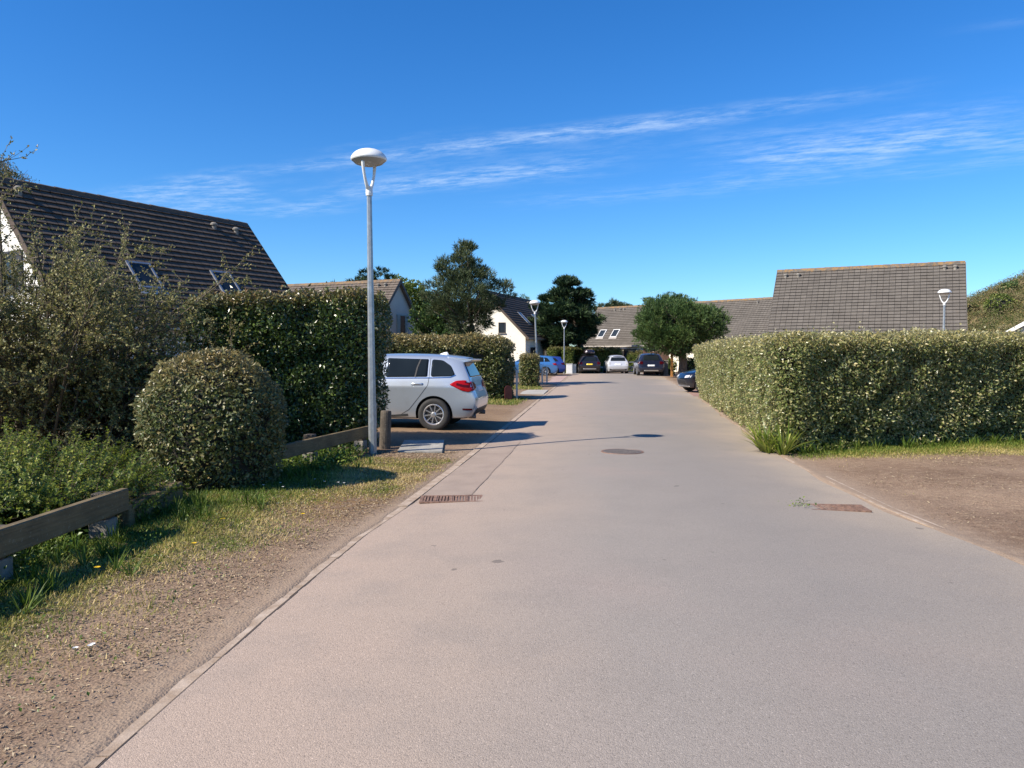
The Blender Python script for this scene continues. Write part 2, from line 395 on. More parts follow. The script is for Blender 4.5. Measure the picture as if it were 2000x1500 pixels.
def grassness(x, y):
    dl = le(y) - x; dr = x - re_(y)
    n = patch(x, y, 1.1, 3.0) * .5 + patch(x, y, 3.1, 5.0) * .35
    gl = sstep(dl - .6 * n, .5, 1.75) * sstep(11.2 + .3 * n - y, -.15, .25)
    gl = np.maximum(gl, sstep(dl - .2 * n, .15, .5) * sstep(y, 8.2, 8.8) * sstep(11.7 - y, 0, .3) * .8)
    gl = np.maximum(gl, sstep(dl, .3, .8) * sstep(y, 23.6, 24.4) * sstep(28.0 - y, -.2, .6) * .9)
    gl = np.maximum(gl, sstep(dl, .1, .8) * sstep(y, 33.5, 34.5) * sstep(38.5 - y, -.2, .6) * .6)
    hy = 12.26 + (x - 4.24) * .286          # foot of the right hedge
    gr = sstep(hy - y - .25 * n, -1.2, .15); gr = gr * sstep(.95 + .34 * (x - 4.2) - (hy - y) + .8 * n, -.1, .9) * sstep(dr, .05, .5)
    gr = np.maximum(gr, .35 * sstep(n, .15, .55) * sstep(dr, .4, 1.2) * sstep(12 - y, 0, 1))
    return np.clip(np.maximum(gl * (dl > 0), gr * (dr > 0)), 0, 1)

def grow(a, b, n, g=1.18):
    out = [a]; s = abs(g)
    while len(out) < n: out.append(out[-1] + s * (1 if b > a else -1)); s *= 1.35
    return out
offs = np.concatenate([[0, .025, .05, .075, .1, .125, .15, .19, .25, .33], np.arange(.43, 11, .13), np.array(grow(11, 400, 15, .5))])
gy = np.concatenate([[-40, -20, -10, -5, -2], np.arange(0, 30, .11), np.arange(30, 64, 1.0), np.array(grow(64, 900, 14, 2))])
cols = [le(gy) - o for o in offs[::-1]] + [le(gy) + .06, .5 * (le(gy) + re_(gy)), re_(gy) - .06] + [re_(gy) + o for o in offs]
X = np.array(cols); Y = np.broadcast_to(gy, X.shape).copy(); Z = gz(X, Y)
Z = np.where(Y > 62.6, .0, Z)
nx, ny = X.shape
ii, jj = np.meshgrid(np.arange(nx - 1), np.arange(ny - 1), indexing='ij')
q = np.stack([ii * ny + jj, (ii + 1) * ny + jj, (ii + 1) * ny + jj + 1, ii * ny + jj + 1], -1).reshape(-1, 4)

m, t = mat('verge_earth')
pos = t.n('ShaderNodeNewGeometry').outputs['Position']
gr = t.n('ShaderNodeAttribute', attribute_name='grass').outputs['Fac']
bw = t.n('ShaderNodeAttribute', attribute_name='moss').outputs['Fac']
n1 = t.noise(pos, .55, 4, .6); n2 = t.noise(pos, 9, 5, .65); n3 = t.noise(pos, 85, 3, .6)
vor = t.n('ShaderNodeTexVoronoi', {'Vector': pos, 'Scale': 60.0})
dirt = t.ramp(n1, [(.3, (.155, .10, .065)), (.5, (.212, .143, .096)), (.7, (.28, .197, .132))])
dirt = t.mix(t.m('MULTIPLY', t.smooth(n2, .45, .7), .45), dirt, (.33, .245, .16))
dirt = t.mix(.75, dirt, t.ramp(n3, [(.25, .35), (.5, 1.0), (.75, 1.5)]), 'MULTIPLY')
dirt = t.mix(.5, dirt, t.ramp(vor.outputs['Color'], [(0, .3), (.5, .55), (1, .8)]), 'OVERLAY')
soil = t.ramp(n2, [(.3, (.05, .055, .02)), (.5, (.11, .11, .04)), (.7, (.22, .18, .085))])
c = t.mix(t.smooth(t.m('ADD', gr, t.m('MULTIPLY', t.m('SUBTRACT', n2, .5), .6)), .25, .8), dirt, soil)
dustf = t.n('ShaderNodeAttribute', attribute_name='dust').outputs['Fac']
c = t.mix(t.m('MULTIPLY', dustf, t.m('ADD', .35, n2)), c, (.30, .226, .166))
c = t.mix(t.m('MULTIPLY', bw, t.smooth(n2, .35, .6)), c, (.21, .125, .045))
bmp = t.n('ShaderNodeBump', {'Strength': .8, 'Distance': .011, 'Height': t.m('ADD', t.m('MULTIPLY', n3, .6), t.m('ADD', t.m('MULTIPLY', vor.outputs['Distance'], .5), n2))})
p = t.n('ShaderNodeBsdfPrincipled', {'Base Color': c, 'Roughness': .95, 'Normal': bmp.outputs[0], 'Specular IOR Level': .2})
finish(t, p.outputs[0]); M['earth'] = m
gnd = mk('ground', np.stack([X, Y, Z], -1).reshape(-1, 3), q, M['earth'], attrs={
    'grass': grassness(X, Y).ravel(), 'dust': (sstep(.55 - np.maximum(le(Y) - X, X - re_(Y)), 0, .5) * .9).ravel(),
    'moss': (sstep(le(Y) - X, .1, .4) * sstep(Y, 6.6, 8.6) * sstep(11.8 - Y, -.2, .6) * .85 + sstep(le(Y) - X, .05, .3) * sstep(Y, 13.0, 16) * sstep(25 - Y, 0, 1) * .35 * (X < 0)).ravel()}, smooth=True)
tag(gnd, kind='structure')

# road
m, t = mat('worn_asphalt')
pos = t.n('ShaderNodeNewGeometry').outputs['Position']
uu = t.n('ShaderNodeAttribute', attribute_name='across').outputs['Fac']
n0 = t.noise(pos, .28, 4, .55); n1 = t.noise(pos, 1.6, 5, .6); n2 = t.noise(pos, 70, 2, .6); n4 = t.noise(pos, 240, 2, .5)
v1 = t.n('ShaderNodeTexVoronoi', {'Vector': pos, 'Scale': 160.0}); v2 = t.n('ShaderNodeTexVoronoi', {'Vector': pos, 'Scale': 70.0})
sp = t.n('ShaderNodeSeparateXYZ', {0: pos})
fade = t.smooth(sp.outputs[1], 16.0, 2.0)
edge = t.m('ADD', uu, t.m('MULTIPLY', t.m('SUBTRACT', n0, .5), .55))
col = t.ramp(edge, [(.0, (.38, .292, .23)), (.22, (.345, .276, .222)), (.42, (.275, .24, .208)), (.66, (.248, .22, .194)), (.85, (.275, .236, .199)), (1, (.355, .29, .222))])
col = t.mix(t.m('MULTIPLY', t.smooth(n1, .42, .72), .3), col, (.215, .190, .168))
col = t.mix(t.m('MULTIPLY', t.smooth(n0, .5, .66), .25), col, (.385, .29, .24))
spk = t.ramp(v1.outputs['Color'], [(0, .42), (.2, .86), (.6, 1.05), (.86, 1.16), (1, 1.75)])
col = t.mix(t.m('MULTIPLY_ADD', fade, .55, .2), col, spk, 'MULTIPLY')
col = t.mix(t.m('MULTIPLY', t.smooth(n2, .60, .75), .5), col, (.17, .145, .13))
pits = t.smooth(v2.outputs['Distance'], .42, .62)
bmp = t.n('ShaderNodeBump', {'Strength': .5, 'Distance': .004, 'Height': t.m('ADD', t.m('MULTIPLY', v1.outputs['Distance'], -1.0), t.m('MULTIPLY', n4, .7))})
spn = t.noise(pos, 5.5, 2, .4)
stain = t.smooth(spn, .76, .775)
col = t.mix(t.m('MULTIPLY', stain, .6), col, (.10, .085, .075))
p = t.n('ShaderNodeBsdfPrincipled', {'Base Color': col, 'Roughness': .88, 'Normal': bmp.outputs[0], 'Specular IOR Level': .3})
finish(t, p.outputs[0]); M['asphalt'] = m
yy = np.concatenate([np.arange(-8, 30, .25), np.arange(30, 62.3, 1.0)])
us = np.linspace(0, 1, 17)
YY, UU = np.meshgrid(yy, us, indexing='ij')
wav = .02 * np.sin(YY * 3.1) + .03 * np.sin(YY * 1.13 + 1)
XX = le(YY) + (re_(YY) - le(YY)) * UU + wav * sstep(UU, .9, 1.0)
ZZ = .006 + .05 * 4 * UU * (1 - UU)
n_u = len(us); ii, jj = np.meshgrid(np.arange(len(yy) - 1), np.arange(n_u - 1), indexing='ij')
q = np.stack([ii * n_u + jj, ii * n_u + jj + 1, (ii + 1) * n_u + jj + 1, (ii + 1) * n_u + jj], -1).reshape(-1, 4)
road = tag(mk('road', np.stack([XX, YY, ZZ], -1).reshape(-1, 3), q, M['asphalt'], attrs={'across': UU.ravel()}, smooth=True), kind='structure')

def strip(name, ys, xf, wd, z0, z1, mtl, side=-1):
    """kerb-like box following the road edge, cut into stones"""
    mb = MB()
    for a, b in zip(ys[:-1], ys[1:]):
        g = .006; a2, b2 = a + g, b - g
        xa, xb = float(xf(a2)), float(xf(b2)); j = random.uniform(-.006, .006); jz = random.uniform(-.004, .004)
        bot = [(xa + j, a2, z0), (xa + j + side * wd, a2, z0), (xb + j + side * wd, b2, z0), (xb + j, b2, z0)]
        top = [(x, y, z1 + jz) for x, y, _ in bot]
        if side < 0: fs = [(0, 1, 5, 4), (1, 2, 6, 5), (2, 3, 7, 6), (3, 0, 4, 7), (4, 5, 6, 7)]
        else: fs = [(1, 0, 4, 5), (2, 1, 5, 6), (3, 2, 6, 7), (0, 3, 7, 4), (7, 6, 5, 4)]
        fs = [f[::-1] if side < 0 else f for f in fs]
        mb.add(bot + top, fs)
    return tag(mb.build(name, mtl), kind='structure')
strip('kerb', list(np.arange(-6, 9, 1.0)), lambda y: le(y) - .006, .105, -.08, .0045, M['kerb'], -1)
strip('kerb', list(np.arange(8, 60, 1.0)), lambda y: le(y) - .006, .105, -.08, .013, M['kerb'], -1)
strip('kerb_right', list(np.arange(7.0, 58, 1.0)), lambda y: re_(y) + .045, .11, -.08, .005, M['kerb'], 1)

# concrete gutter channel between kerb and asphalt seam
m, t = mat('gutter_channel')
pos = t.n('ShaderNodeNewGeometry').outputs['Position']
n1 = t.noise(pos, 2.5, 4, .6); n2 = t.noise(pos, 120, 2, .6)
c = t.ramp(n1, [(.3, (.27, .212, .172)), (.7, (.335, .262, .212))]); c = t.mix(.35, c, t.ramp(n2, [(.3, .6), (.7, 1.35)]), 'MULTIPLY')
p = t.n('ShaderNodeBsdfPrincipled', {'Base Color': c, 'Roughness': .9, 'Specular IOR Level': .3}); finish(t, p.outputs[0]); M['channel'] = m
ys = np.arange(8.55, 13.9, .15); V = []; Fq = []
for k, y in enumerate(ys):
    for x in (le(y) + .004, le(y) + .28, le(y) + .56 - .006 * math.sin(y * 5)): V.append((x, y, float(rz_(x, y)) + .0105))
for k in range(len(ys) - 1):
    for j in (0, 1): Fq.append((k * 3 + j, k * 3 + j + 1, (k + 1) * 3 + j + 1, (k + 1) * 3 + j))
tag(mk('gutter_path', V, Fq, M['channel']), kind='structure')
mb = MB()
for a, b in zip(ys[:-1], ys[1:]):
    xa, xb = le(a) + .565 - .006 * math.sin(a * 5), le(b) + .565 - .006 * math.sin(b * 5)
    za, zb = float(rz_(xa, a)) + .0115, float(rz_(xb, b)) + .0115; wd = .007 + random.uniform(-.004, .004)
    mb.add([(xa - wd / 2, a, za), (xa + wd / 2, a, za), (xb + wd / 2, b, zb), (xb - wd / 2, b, zb)], [(0, 1, 2, 3)])
tag(mb.build('road_crack_line', simple('crack_dirt', (.2, .155, .125), .95)), kind='structure')
# the dirt-filled joint between kerb and asphalt
mb = MB()
ys = np.arange(1.5, 40, .12)
for a, b in zip(ys[:-1], ys[1:]):
    w1 = .006 + .007 * math.sin(a * 2.3) * math.sin(a * .9 + 1) + random.uniform(-.004, .005)
    w1 = max(w1, .0035)
    xa, xb = le(a) + .002, le(b) + .002
    mb.add([(xa, a, .0085), (xa + w1, a, .0085), (xb + w1, b, .0085), (xb, b, .0085)], [(0, 1, 2, 3)])
tag(mb.build('kerb_joint_dirt', simple('joint_dirt', (.075, .055, .042), .95)), kind='structure')

# concrete crossing farther up, and the pink paved bays by the blue cars
def slab(name, quad, z, mtl):
    mb = MB(); n = len(quad)
    mb.add([(x, y, -.05) for x, y in quad] + [(x, y, z) for x, y in quad], [tuple(range(n, 2 * n))] + [(i, (i + 1) % n, (i + 1) % n + n, i + n) for i in range(n)])
    return tag(mb.build(name, mtl), kind='structure')
M['pink_pave'] = simple('pink_gravel_bay', (.42, .29, .25), .95, var=.15, scale=1.4, bump=.5, bscale=40)
slab('driveway', [(-1.0, 30.6), (1.25, 30.4), (1.6, 34.0), (-.6, 34.3)], .03, simple('driveway_concrete', (.40, .37, .33), .9, var=.12, scale=1.5))
slab('parking_bay', [(1.35, 41.0), (2.45, 41.0), (4.2, 57.4), (-4, 57.4), (-4, 52), (1.35, 50)], .024, M['pink_pave'])
slab('parking_area', [(4.4, 62.2), (13.5, 62.2), (14, 66.3), (4.2, 66.3)], .02, simple('parking_asphalt', (.33, .29, .255), .9, var=.12, scale=.8, bump=.3, bscale=40))
slab('parking_gravel', [(6.9, 29.2), (12.5, 30.5), (13, 34.5), (7.75, 34.2)], .018, simple('red_gravel_bay', (.34, .205, .155), .95, var=.2, scale=3, bump=.6, bscale=30))

# drain covers and manhole
def grate(name, c, wd, dp, rz, label, group):
    root = empty(name, (c[0], c[1], c[2]), rz, label, 'drain cover', group)
    f = MB(); e = .035
    f.box((0, -dp / 2 + e / 2, .004), (wd, e, .016)); f.box((0, dp / 2 - e / 2, .004), (wd, e, .016))
    f.box((-wd / 2 + e / 2, 0, .0035), (e, dp - 2 * e, .014)); f.box((wd / 2 - e / 2, 0, .0035), (e, dp - 2 * e, .014))
    f.build('frame', M['iron'], root)
    b = MB(); b.box((0, 0, -.001), (wd - .04, dp - .04, .006)); b.build('drain_dark_plate', M['pit_dark'], root)  # thin flat plate below the bars, pit shade given by its dark colour
    g = MB(); n = 18
    for k in range(n):
        x = -wd / 2 + e + (wd - 2 * e) * (k + .5) / n
        g.box((x, 0, .006), ((wd - 2 * e) / n * .62, dp - 2 * e, .008))
    for k in range(1, 4):
        x = -wd / 2 + wd * k / 4; g.box((x, 0, .0085), (.022, dp - 2 * e, .013))
    g.build('bars', M['iron'], root)
    return root
grate('drain_grate', (-.66, 8.33, .020), .68, .38, R(3), 'rusty drain grate with three cross bars against the kerb on the lamp side', 'rusty drain grates in the road')
grate('drain_grate', (3.33, 7.85, .020), .60, .32, R(-6), 'rusty drain grate with weeds at its end, towards the gravel drive', 'rusty drain grates in the road')
root = empty('manhole_cover', (1.75, 12.15, float(rz_(1.75, 12.15)) + .008), 0, 'round worn cast iron manhole cover in the middle of the road', 'manhole cover')
mb = MB(); mb.lathe([(.30, -.01), (.30, .006), (.285, .008), (.283, .004), (.0, .004)], 40, caps=False)
for i in range(-7, 8):
    for j in range(-7, 8):
        x, y = i * .036, j * .036
        if x * x + y * y < .255 ** 2: mb.box((x, y, .0055), (.022, .022, .006), R(45))
mb.build('lid', M['iron_grey'], root)
mb = MB(); mb.lathe([(.302, .004), (.335, .005), (.338, -.01)], 40, caps=False); mb.build('frame', M['iron'], root)
mb = MB(); mb.box((0, 0, .028), (.72, 1.62, .056), R(4)); cv = mb.build('access_cover', M['concrete_shaded'], None, bevel=.01); cv.location = (-1.53, 13.05, .0)
tag(cv, 'rectangular mottled concrete access cover on the ground beside the wooden bollard', 'access cover')

# ---------------------------------------------------------------- wooden rails, posts
def rail_run(name, pts, posts, label, zt=.46, hh=.19, th=.07, conc=True):
    root = empty(name, (posts[0][0], posts[0][1], 0), 0, label, 'wooden rail', 'low timber rails along the verge')
    L0 = Vector((posts[0][0], posts[0][1], 0))
    for a, b in zip(pts[:-1], pts[1:]):
        mb = MB(); mb.beam(Vector((*a, zt - hh / 2)) - L0, Vector((*b, zt - hh / 2)) - L0, th, hh, bev=.008); mb.build('rail', M['old_wood'], root)
    for x, y, ang, zp in posts:
        mb = MB(); mb.box(Vector((x, y, .5 * (.22 + zp))) - L0, (.13, .14, zp - .22), ang); mb.build('post', M['post_wood'], root, bevel=.008)
        mb = MB(); mb.box(Vector((x, y, .09)) - L0, (.165, .165, .26), ang); mb.build('concrete_base', M['concrete'], root, bevel=.012)
    return root
rail_run('timber_rail', [(-3.46, 2.7), (-3.32, 6.55)], [(-3.50, 5.14, R(-2), .44), (-3.44, 6.42, R(-2), .44), (-3.53, 3.6, R(-2), .44)],
         'weathered timber rail on concrete-footed posts in front of the low green shrub', .455, .19)
rail_run('timber_rail', [(-3.16, 8.9), (-2.33, 12.45)], [(-2.86, 10.85, R(-14), .47), (-2.43, 12.3, R(-14), .40), (-3.2, 9.1, R(-14), .40)],
         'weathered timber rail running from the round bush to the street lamp', .44, .18)
mb = MB(); mb.box((0, 0, .125), (.34, 1.35, .25), R(4)); o = mb.build('sleeper_edge', M['old_wood'], None, bevel=.015)
o.location = (-3.62, 7.45, 0); tag(o, 'low weathered slab edging lying between the rail end and the round bush', 'slab edging')
mb = MB(); mb.lathe([(.095, -.1), (.092, .3), (.09, .62), (.082, .645), (.0, .65)], 18); o = mb.build('wooden_bollard', M['post_wood'], None, smooth=False)
o.location = (-2.12, 12.75, .02); o.rotation_euler = (0, R(2.5), 0); tag(o, 'dark round timber bollard standing beside the street lamp base', 'bollard')

# ---------------------------------------------------------------- street lamps
def lamp(loc, hh, rz, lean, label):
    root = empty('street_lamp', loc, 0, label, 'street lamp', 'mushroom-headed street lamps')
    root.rotation_euler = (lean[1], lean[0], rz)
    zf = hh - .62
    mb = MB(); mb.lathe([(.066, -.1), (.066, .5), (.060, .9), (.040, zf)], 8); mb.build('pole', M['galv'], root)
    mb = MB(); mb.box((.055, 0, .62), (.018, .09, .38)); mb.build('service_door', M['galv'], root, bevel=.004)
    mb = MB(); mb.lathe([(.052, zf - .04), (.056, zf), (.050, zf + .10)], 14); mb.build('collar', M['lamp_white'], root, smooth=False)
    for s in (-1, 1):
        mb = MB(); pts = []; rad = []
        for k in range(10):
            u = k / 9; pts.append((s * (.025 + .165 * math.sin(u * math.pi / 2) ** .9), 0, zf + .06 + .46 * u ** 1.25)); rad.append(.032 - .010 * math.sin(u * math.pi))
        mb.tube(pts, rad, 10); mb.build('fork_arm', M['lamp_white'], root, smooth=True)
    z0 = hh - .13
    mb = MB(); pr = [(.245, z0 - .005)]
    for k in range(11):
        a = k / 10 * math.pi / 2; pr.append((.278 * math.cos(a) ** .85 if k < 10 else .002, z0 + .02 + .165 * math.sin(a) ** 1.15))
    mb.lathe(pr, 32, caps=False); mb.build('lamp_head', M['lamp_white'], root, smooth=True)
    mb = MB(); mb.lathe([(.002, z0 - .075), (.13, z0 - .066), (.21, z0 - .04), (.25, z0 - .002), (.262, z0 + .006)], 32, caps=False); mb.build('lamp_lens', M['lamp_under'], root, smooth=True)
    return root
lamp((-2.19, 12.05, .03), 4.68, R(72), (R(-.8), 0), 'tall galvanised street lamp by the timber rail, in front of the big dark hedge')
lamp((1.32, 39.2, 0), 4.30, R(20), (R(-2.6), 0), 'leaning street lamp at the end of the small hedge, before the cream house')
lamp((4.2, 62.0, 0), 4.30, R(8), (0, 0), 'slim upright street lamp between the blue cars and the car with the roof box')
lamp((19.05, 34.0, 0), 4.42, R(-32), (0, 0), 'white street lamp rising behind the pale hedge against the big grey roof')

# ---------------------------------------------------------------- houses
def house(name, label, A, e, Lr, zr, half, ze, tmat, wmat, sky_l=(), vents=(), gable_a=(), gable_b=(), front=(), verge=None, gutter='zinc', gauge=.235, base_z=0.0):
    """local x along the ridge from A, local +y towards the street side"""
    root = empty(name, (A[0], A[1], base_z), math.atan2(e[1], e[0]), label, 'house')
    rise = zr - ze; sl = math.hypot(half, rise); ov = .32; n = int((sl + ov) / gauge)
    # walls
    hw = half - .22; zg = zr - rise * 0 - .12; zw = ze + rise * (half - hw) / half - .12
    pf = [(-hw, -.3), (hw, -.3), (hw, zw), (0, zg), (-hw, zw)]
    mb = MB(); x0, x1 = .12, Lr - .12
    vs = [(x, y, z) for x in (x0, x1) for y, z in pf]
    mb.add(vs, [(0, 1, 2, 3, 4)[::-1], (5, 6, 7, 8, 9)] + [(i, (i + 1) % 5, (i + 1) % 5 + 5, i + 5) for i in range(5)])
    bm = bmesh.new(); 
    o = mb.build('wall', wmat, root)
    # roof
    V = []; Fc = []; rn = []; tn = []; mb = MB()
    for sgn in (1, -1):
        dn = Vector((0, sgn * half, -rise)) / sl; nn = Vector((0, sgn * rise, half)) / sl
        xa, xb = -.12, Lr + .12; tw = .30; nt = int((xb - xa) / tw); tw = (xb - xa) / nt
        for c in range(n):
            s0 = c * gauge - .04; s1 = (c + 1) * gauge
            off = (c % 2) * tw * .5 * 0
            for k in range(nt):
                j = random.uniform(-.006, .006); xL = xa + k * tw + .007; xR = xa + (k + 1) * tw - .007
                O = Vector((0, 0, zr)); jz = abs(j)
                p0 = O + dn * s0 + nn * .006; p1 = O + dn * (s1 + j) + nn * (.058 + jz); p2 = O + dn * (s1 + j) + nn * (.034 + jz); p3 = O + dn * (s1 - .09) + nn * .004
                b = len(V)
                for p in (p0, p1, p2, p3):
                    V.append((xL, p.y, p.z)); V.append((xR, p.y, p.z))
                f1, f2, f3 = (b, b + 1, b + 3, b + 2), (b + 2, b + 3, b + 5, b + 4), (b + 4, b + 5, b + 7, b + 6)
                Fc += [f1[::-1], f2[::-1], f3[::-1]] if sgn > 0 else [f1, f2, f3]
                r_ = random.random(); rn += [r_] * 8; tn += [max(0, .7 - c / 2.5)] * 8
        a = Vector((0, 0, zr)) + nn * -.0 ; bq = Vector((0, 0, zr)) + dn * (n * gauge)
        dk = [(xa, 0, zr - .012), (xb, 0, zr - .012), (xb, bq.y, bq.z - .012), (xa, bq.y, bq.z - .012)]
        b = len(V); th = nn * -.10
        V += dk + [(x, y + th.y, z + th.z) for x, y, z in dk]; rn += [.3] * 8; tn += [0] * 8
        Fc += [(b + i, b + (i + 1) % 4, b + 4 + (i + 1) % 4, b + 4 + i) for i in range(4)] + [(b + 7, b + 6, b + 5, b + 4), (b, b + 1, b + 2, b + 3)]
    # ridge caps
    nc = int(Lr / .42)
    for k in range(nc):
        xL, xR = -.12 + (Lr + .24) * k / nc, -.12 + (Lr + .24) * (k + 1) / nc + .03; b = len(V); dz = random.uniform(0, .012)
        for x, ad in ((xL, 0), (xR, .012)):
            for yy_, z_ in ((-.13, -.12), (-.075, .03), (0, .065), (.075, .03), (.13, -.12)): V.append((x, yy_, zr + z_ + ad + dz))
        for i in range(4): Fc.append((b + i, b + i + 1, b + 6 + i, b + 5 + i)[::-1])
        Fc.append((b, b + 1, b + 2, b + 3, b + 4)); Fc.append((b + 9, b + 8, b + 7, b + 6, b + 5)); r_ = random.random(); rn += [r_] * 10; tn += [1.0] * 10
    roof = mk('roof', V, Fc, tmat, root, attrs={'rnd': rn, 'tint': tn})
    dn = Vector((0, half, -rise)) / sl; nn = Vector((0, rise, half)) / sl
    def on(x, s, h): return Vector((x, 0, zr)) + dn * s + nn * h
    for (x, s, wd, ht) in sky_l:
        f = MB()
        def bar(xc, sc_, w_, h_, hh, th): 
            c = on(xc, sc_, hh); mbv = []
            for k in (-1, 1):
                for a_, b_ in ((-1, -1), (1, -1), (1, 1), (-1, 1)): mbv.append(Vector((xc + a_ * w_ / 2, 0, 0)) + Vector((0, 0, zr)) + dn * (sc_ + b_ * h_ / 2) + nn * (hh + k * th / 2))
            f.add(mbv, [(0, 1, 2, 3), (7, 6, 5, 4), (0, 4, 5, 1), (1, 5, 6, 2), (2, 6, 7, 3), (3, 7, 4, 0)])
        bar(x - wd / 2, s, .065, ht + .065, .06, .07); bar(x + wd / 2, s, .065, ht + .065, .06, .07); bar(x, s - ht / 2, wd - .075, .065, .058, .066); bar(x, s + ht / 2, wd - .075, .065, .058, .066)
        fr = f.build('skylight', M['white_frame'] if tmat != M['tile_dark'] else M['grey_frame'], root)
        f = MB(); bar(x, s, wd - .05, ht - .05, .06, .02); f.build('pane', M['pane'], fr)
        f = MB(); bar(x, s + ht / 2 + .16, wd + .2, .2, .05, .012); f.build('flashing', M['zinc'], fr)
    for (x, s) in vents:
        v = MB(); p_ = on(x, s, 0); T = Matrix.Translation(p_)
        v.lathe([(.09, -.05), (.085, .10), (.085, .14)], 12, T); v.lathe([(.12, .14), (.125, .19), (.07, .24)], 12, T)
        v.build('roof_vent', M['concrete'], root)
    def win(face, u, z, wd, ht, shut=None, leafs=0, sill=True):
        """face: 'a','b' gable ends, 'f' street side; u across"""
        def T(a_, d_, z_):
            if face == 'a': return (x0 - d_, a_, z_)
            if face == 'b': return (x1 + d_, a_, z_)
            return (a_, hw + d_, z_)
        def bx(mbx, a0, a1, d0, d1, z0, z1):
            c0 = T(a0, d0, z0); c1 = T(a1, d1, z1)
            mbx.box([(p + q_) / 2 for p, q_ in zip(c0, c1)], [abs(p - q_) for p, q_ in zip(c0, c1)])
        f = MB(); t_ = .06
        bx(f, u - wd / 2, u - wd / 2 + t_, .0, .05, z - ht / 2, z + ht / 2); bx(f, u + wd / 2 - t_, u + wd / 2, .0, .05, z - ht / 2, z + ht / 2)
        bx(f, u - wd / 2 + t_, u + wd / 2 - t_, .0, .048, z - ht / 2, z - ht / 2 + t_); bx(f, u - wd / 2 + t_, u + wd / 2 - t_, .0, .048, z + ht / 2 - t_, z + ht / 2)
        if wd > .8: bx(f, u - t_ / 2, u + t_ / 2, .0, .046, z - ht / 2 + t_, z + ht / 2 - t_)
        wf = f.build('window' if ht < 1.8 else 'door', M['white_frame'] if not shut else shut, root)
        f = MB(); bx(f, u - wd / 2 + t_, u + wd / 2 - t_, .0, .02, z - ht / 2 + t_, z + ht / 2 - t_); f.build('pane', M['pane'], wf)
        if sill:
            f = MB(); bx(f, u - wd / 2 - .06, u + wd / 2 + .06, .0, .11, z - ht / 2 - .06, z - ht / 2); f.build('sill', M['concrete'], wf)
        if shut and leafs:
            for s_ in (-1, 1):
                f = MB(); a0 = u + s_ * wd / 2; a1 = a0 + s_ * wd / 2 * leafs
                bx(f, min(a0, a1) , max(a0, a1), .0, .055, z - ht / 2, z + ht / 2)
                for k in range(6): bx(f, min(a0, a1) + .05, max(a0, a1) - .05, .055, .065, z - ht / 2 + .08 + k * ht / 6.4, z - ht / 2 + .08 + k * ht / 6.4 + .05)
                f.build('shutter', shut, root)
    for a_ in gable_a: win('a', *a_)
    for a_ in gable_b: win('b', *a_)
    for a_ in front: win('f', *a_)
    # gutter and verge boards
    pe = on(0, n * gauge + .03, -.03)
    g = MB(); g.tube([(-.1, pe.y, pe.z), (Lr + .1, pe.y, pe.z)], .065, 8); g.build('gutter', M[gutter], root)
    g = MB(); g.tube([(Lr * .5 + .4, pe.y - .02, pe.z), (Lr * .5 + .4, hw + .06, pe.z - .25), (Lr * .5 + .4, hw + .06, 0)], .045, 8); g.build('downpipe', M[gutter], root)
    for xg in (-.135, Lr + .135):
        g = MB()
        for sgn in (1, -1):
            p0 = Vector((xg, 0, zr - .07)); p1 = Vector((xg, sgn * pe.y * .995, zr - rise * pe.y / half - .07)); g.beam(p0, p1, .028, .19)
        g.build('verge_board', verge or tmat, root)
    return root

house('gabled_house', 'big white-walled house with dark brown tiled roof behind the wild shrub', (-10.1, 29.2), (-.49, -.872), 8.75, 6.5, 3.35, 2.55, M['tile_dark'], M['render_white'],
      sky_l=[(2.75, 3.38, .74, 1.0), (5.75, 3.38, .74, 1.0)], vents=[(.75, .65), (1.7, .6), (8.3, .55)], gable_b=[(.2, 3.9, .9, 1.1, M['dark_shutter'], 1.0), (1.0, 1.2, 1.2, 1.2, M['dark_shutter'], 1.0)])
house('gabled_house', 'house with brown roof and shaded grey gable beyond the big dark hedge', (-7.45, 51), (-.914, .407), 9.3, 6.5, 3.5, 2.7, M['tile_brown'], M['render_shaded'],
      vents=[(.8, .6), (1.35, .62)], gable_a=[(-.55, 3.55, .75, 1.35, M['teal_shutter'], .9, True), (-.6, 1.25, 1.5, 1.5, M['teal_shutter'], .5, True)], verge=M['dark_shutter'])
house('gabled_house', 'small cream house with dark tiled roof and sunlit gable', (2.2, 79.45), (-.317, -.948), 14.5, 7.05, 3.9, 3.1, M['tile_dark'], M['render_cream'],
      sky_l=[(10.2, 3.1, .8, 1.3), (6.1, 3.1, .8, 1.3)], vents=[(12.6, .7), (3.4, .7), (2.6, .75)], gable_b=[(1.6, 3.85, .62, .9, M['dark_shutter'], 0, True)],
      front=[(12.0, 1.45, 1.0, 1.5, M['dark_shutter'], 1.0, True), (8.2, 1.45, 1.0, 1.5, M['dark_shutter'], 1.0, True)], gauge=.32)
house('row_house', 'distant row house with grey tiled roof half hidden by the rounded pine', (24.3, 66.15), (-.693, .721), 12.1, 6.55, 3.4, 2.6, M['tile_grey'], M['render_cream'],
      sky_l=[(7.1, 2.75, .8, 1.0)], vents=[(3.3, .6)])
h = house('row_house', 'distant row house with two small skylights and a cream awning behind the parked cars', (15.9, 74.9), (-.693, .721), 9.6, 6.5, 3.4, 2.6, M['tile_grey'], M['render_cream'],
      sky_l=[(5.45, 3.75, .75, .95), (7.15, 3.75, .75, .95)], vents=[(6.0, .55), (6.5, .55), (7.2, .6)], front=[(3.0, 1.1, 1.6, 2.0, M['dark_shutter'], 0, False), (5.4, 1.1, 1.4, 2.0, M['dark_shutter'], 0, False)])
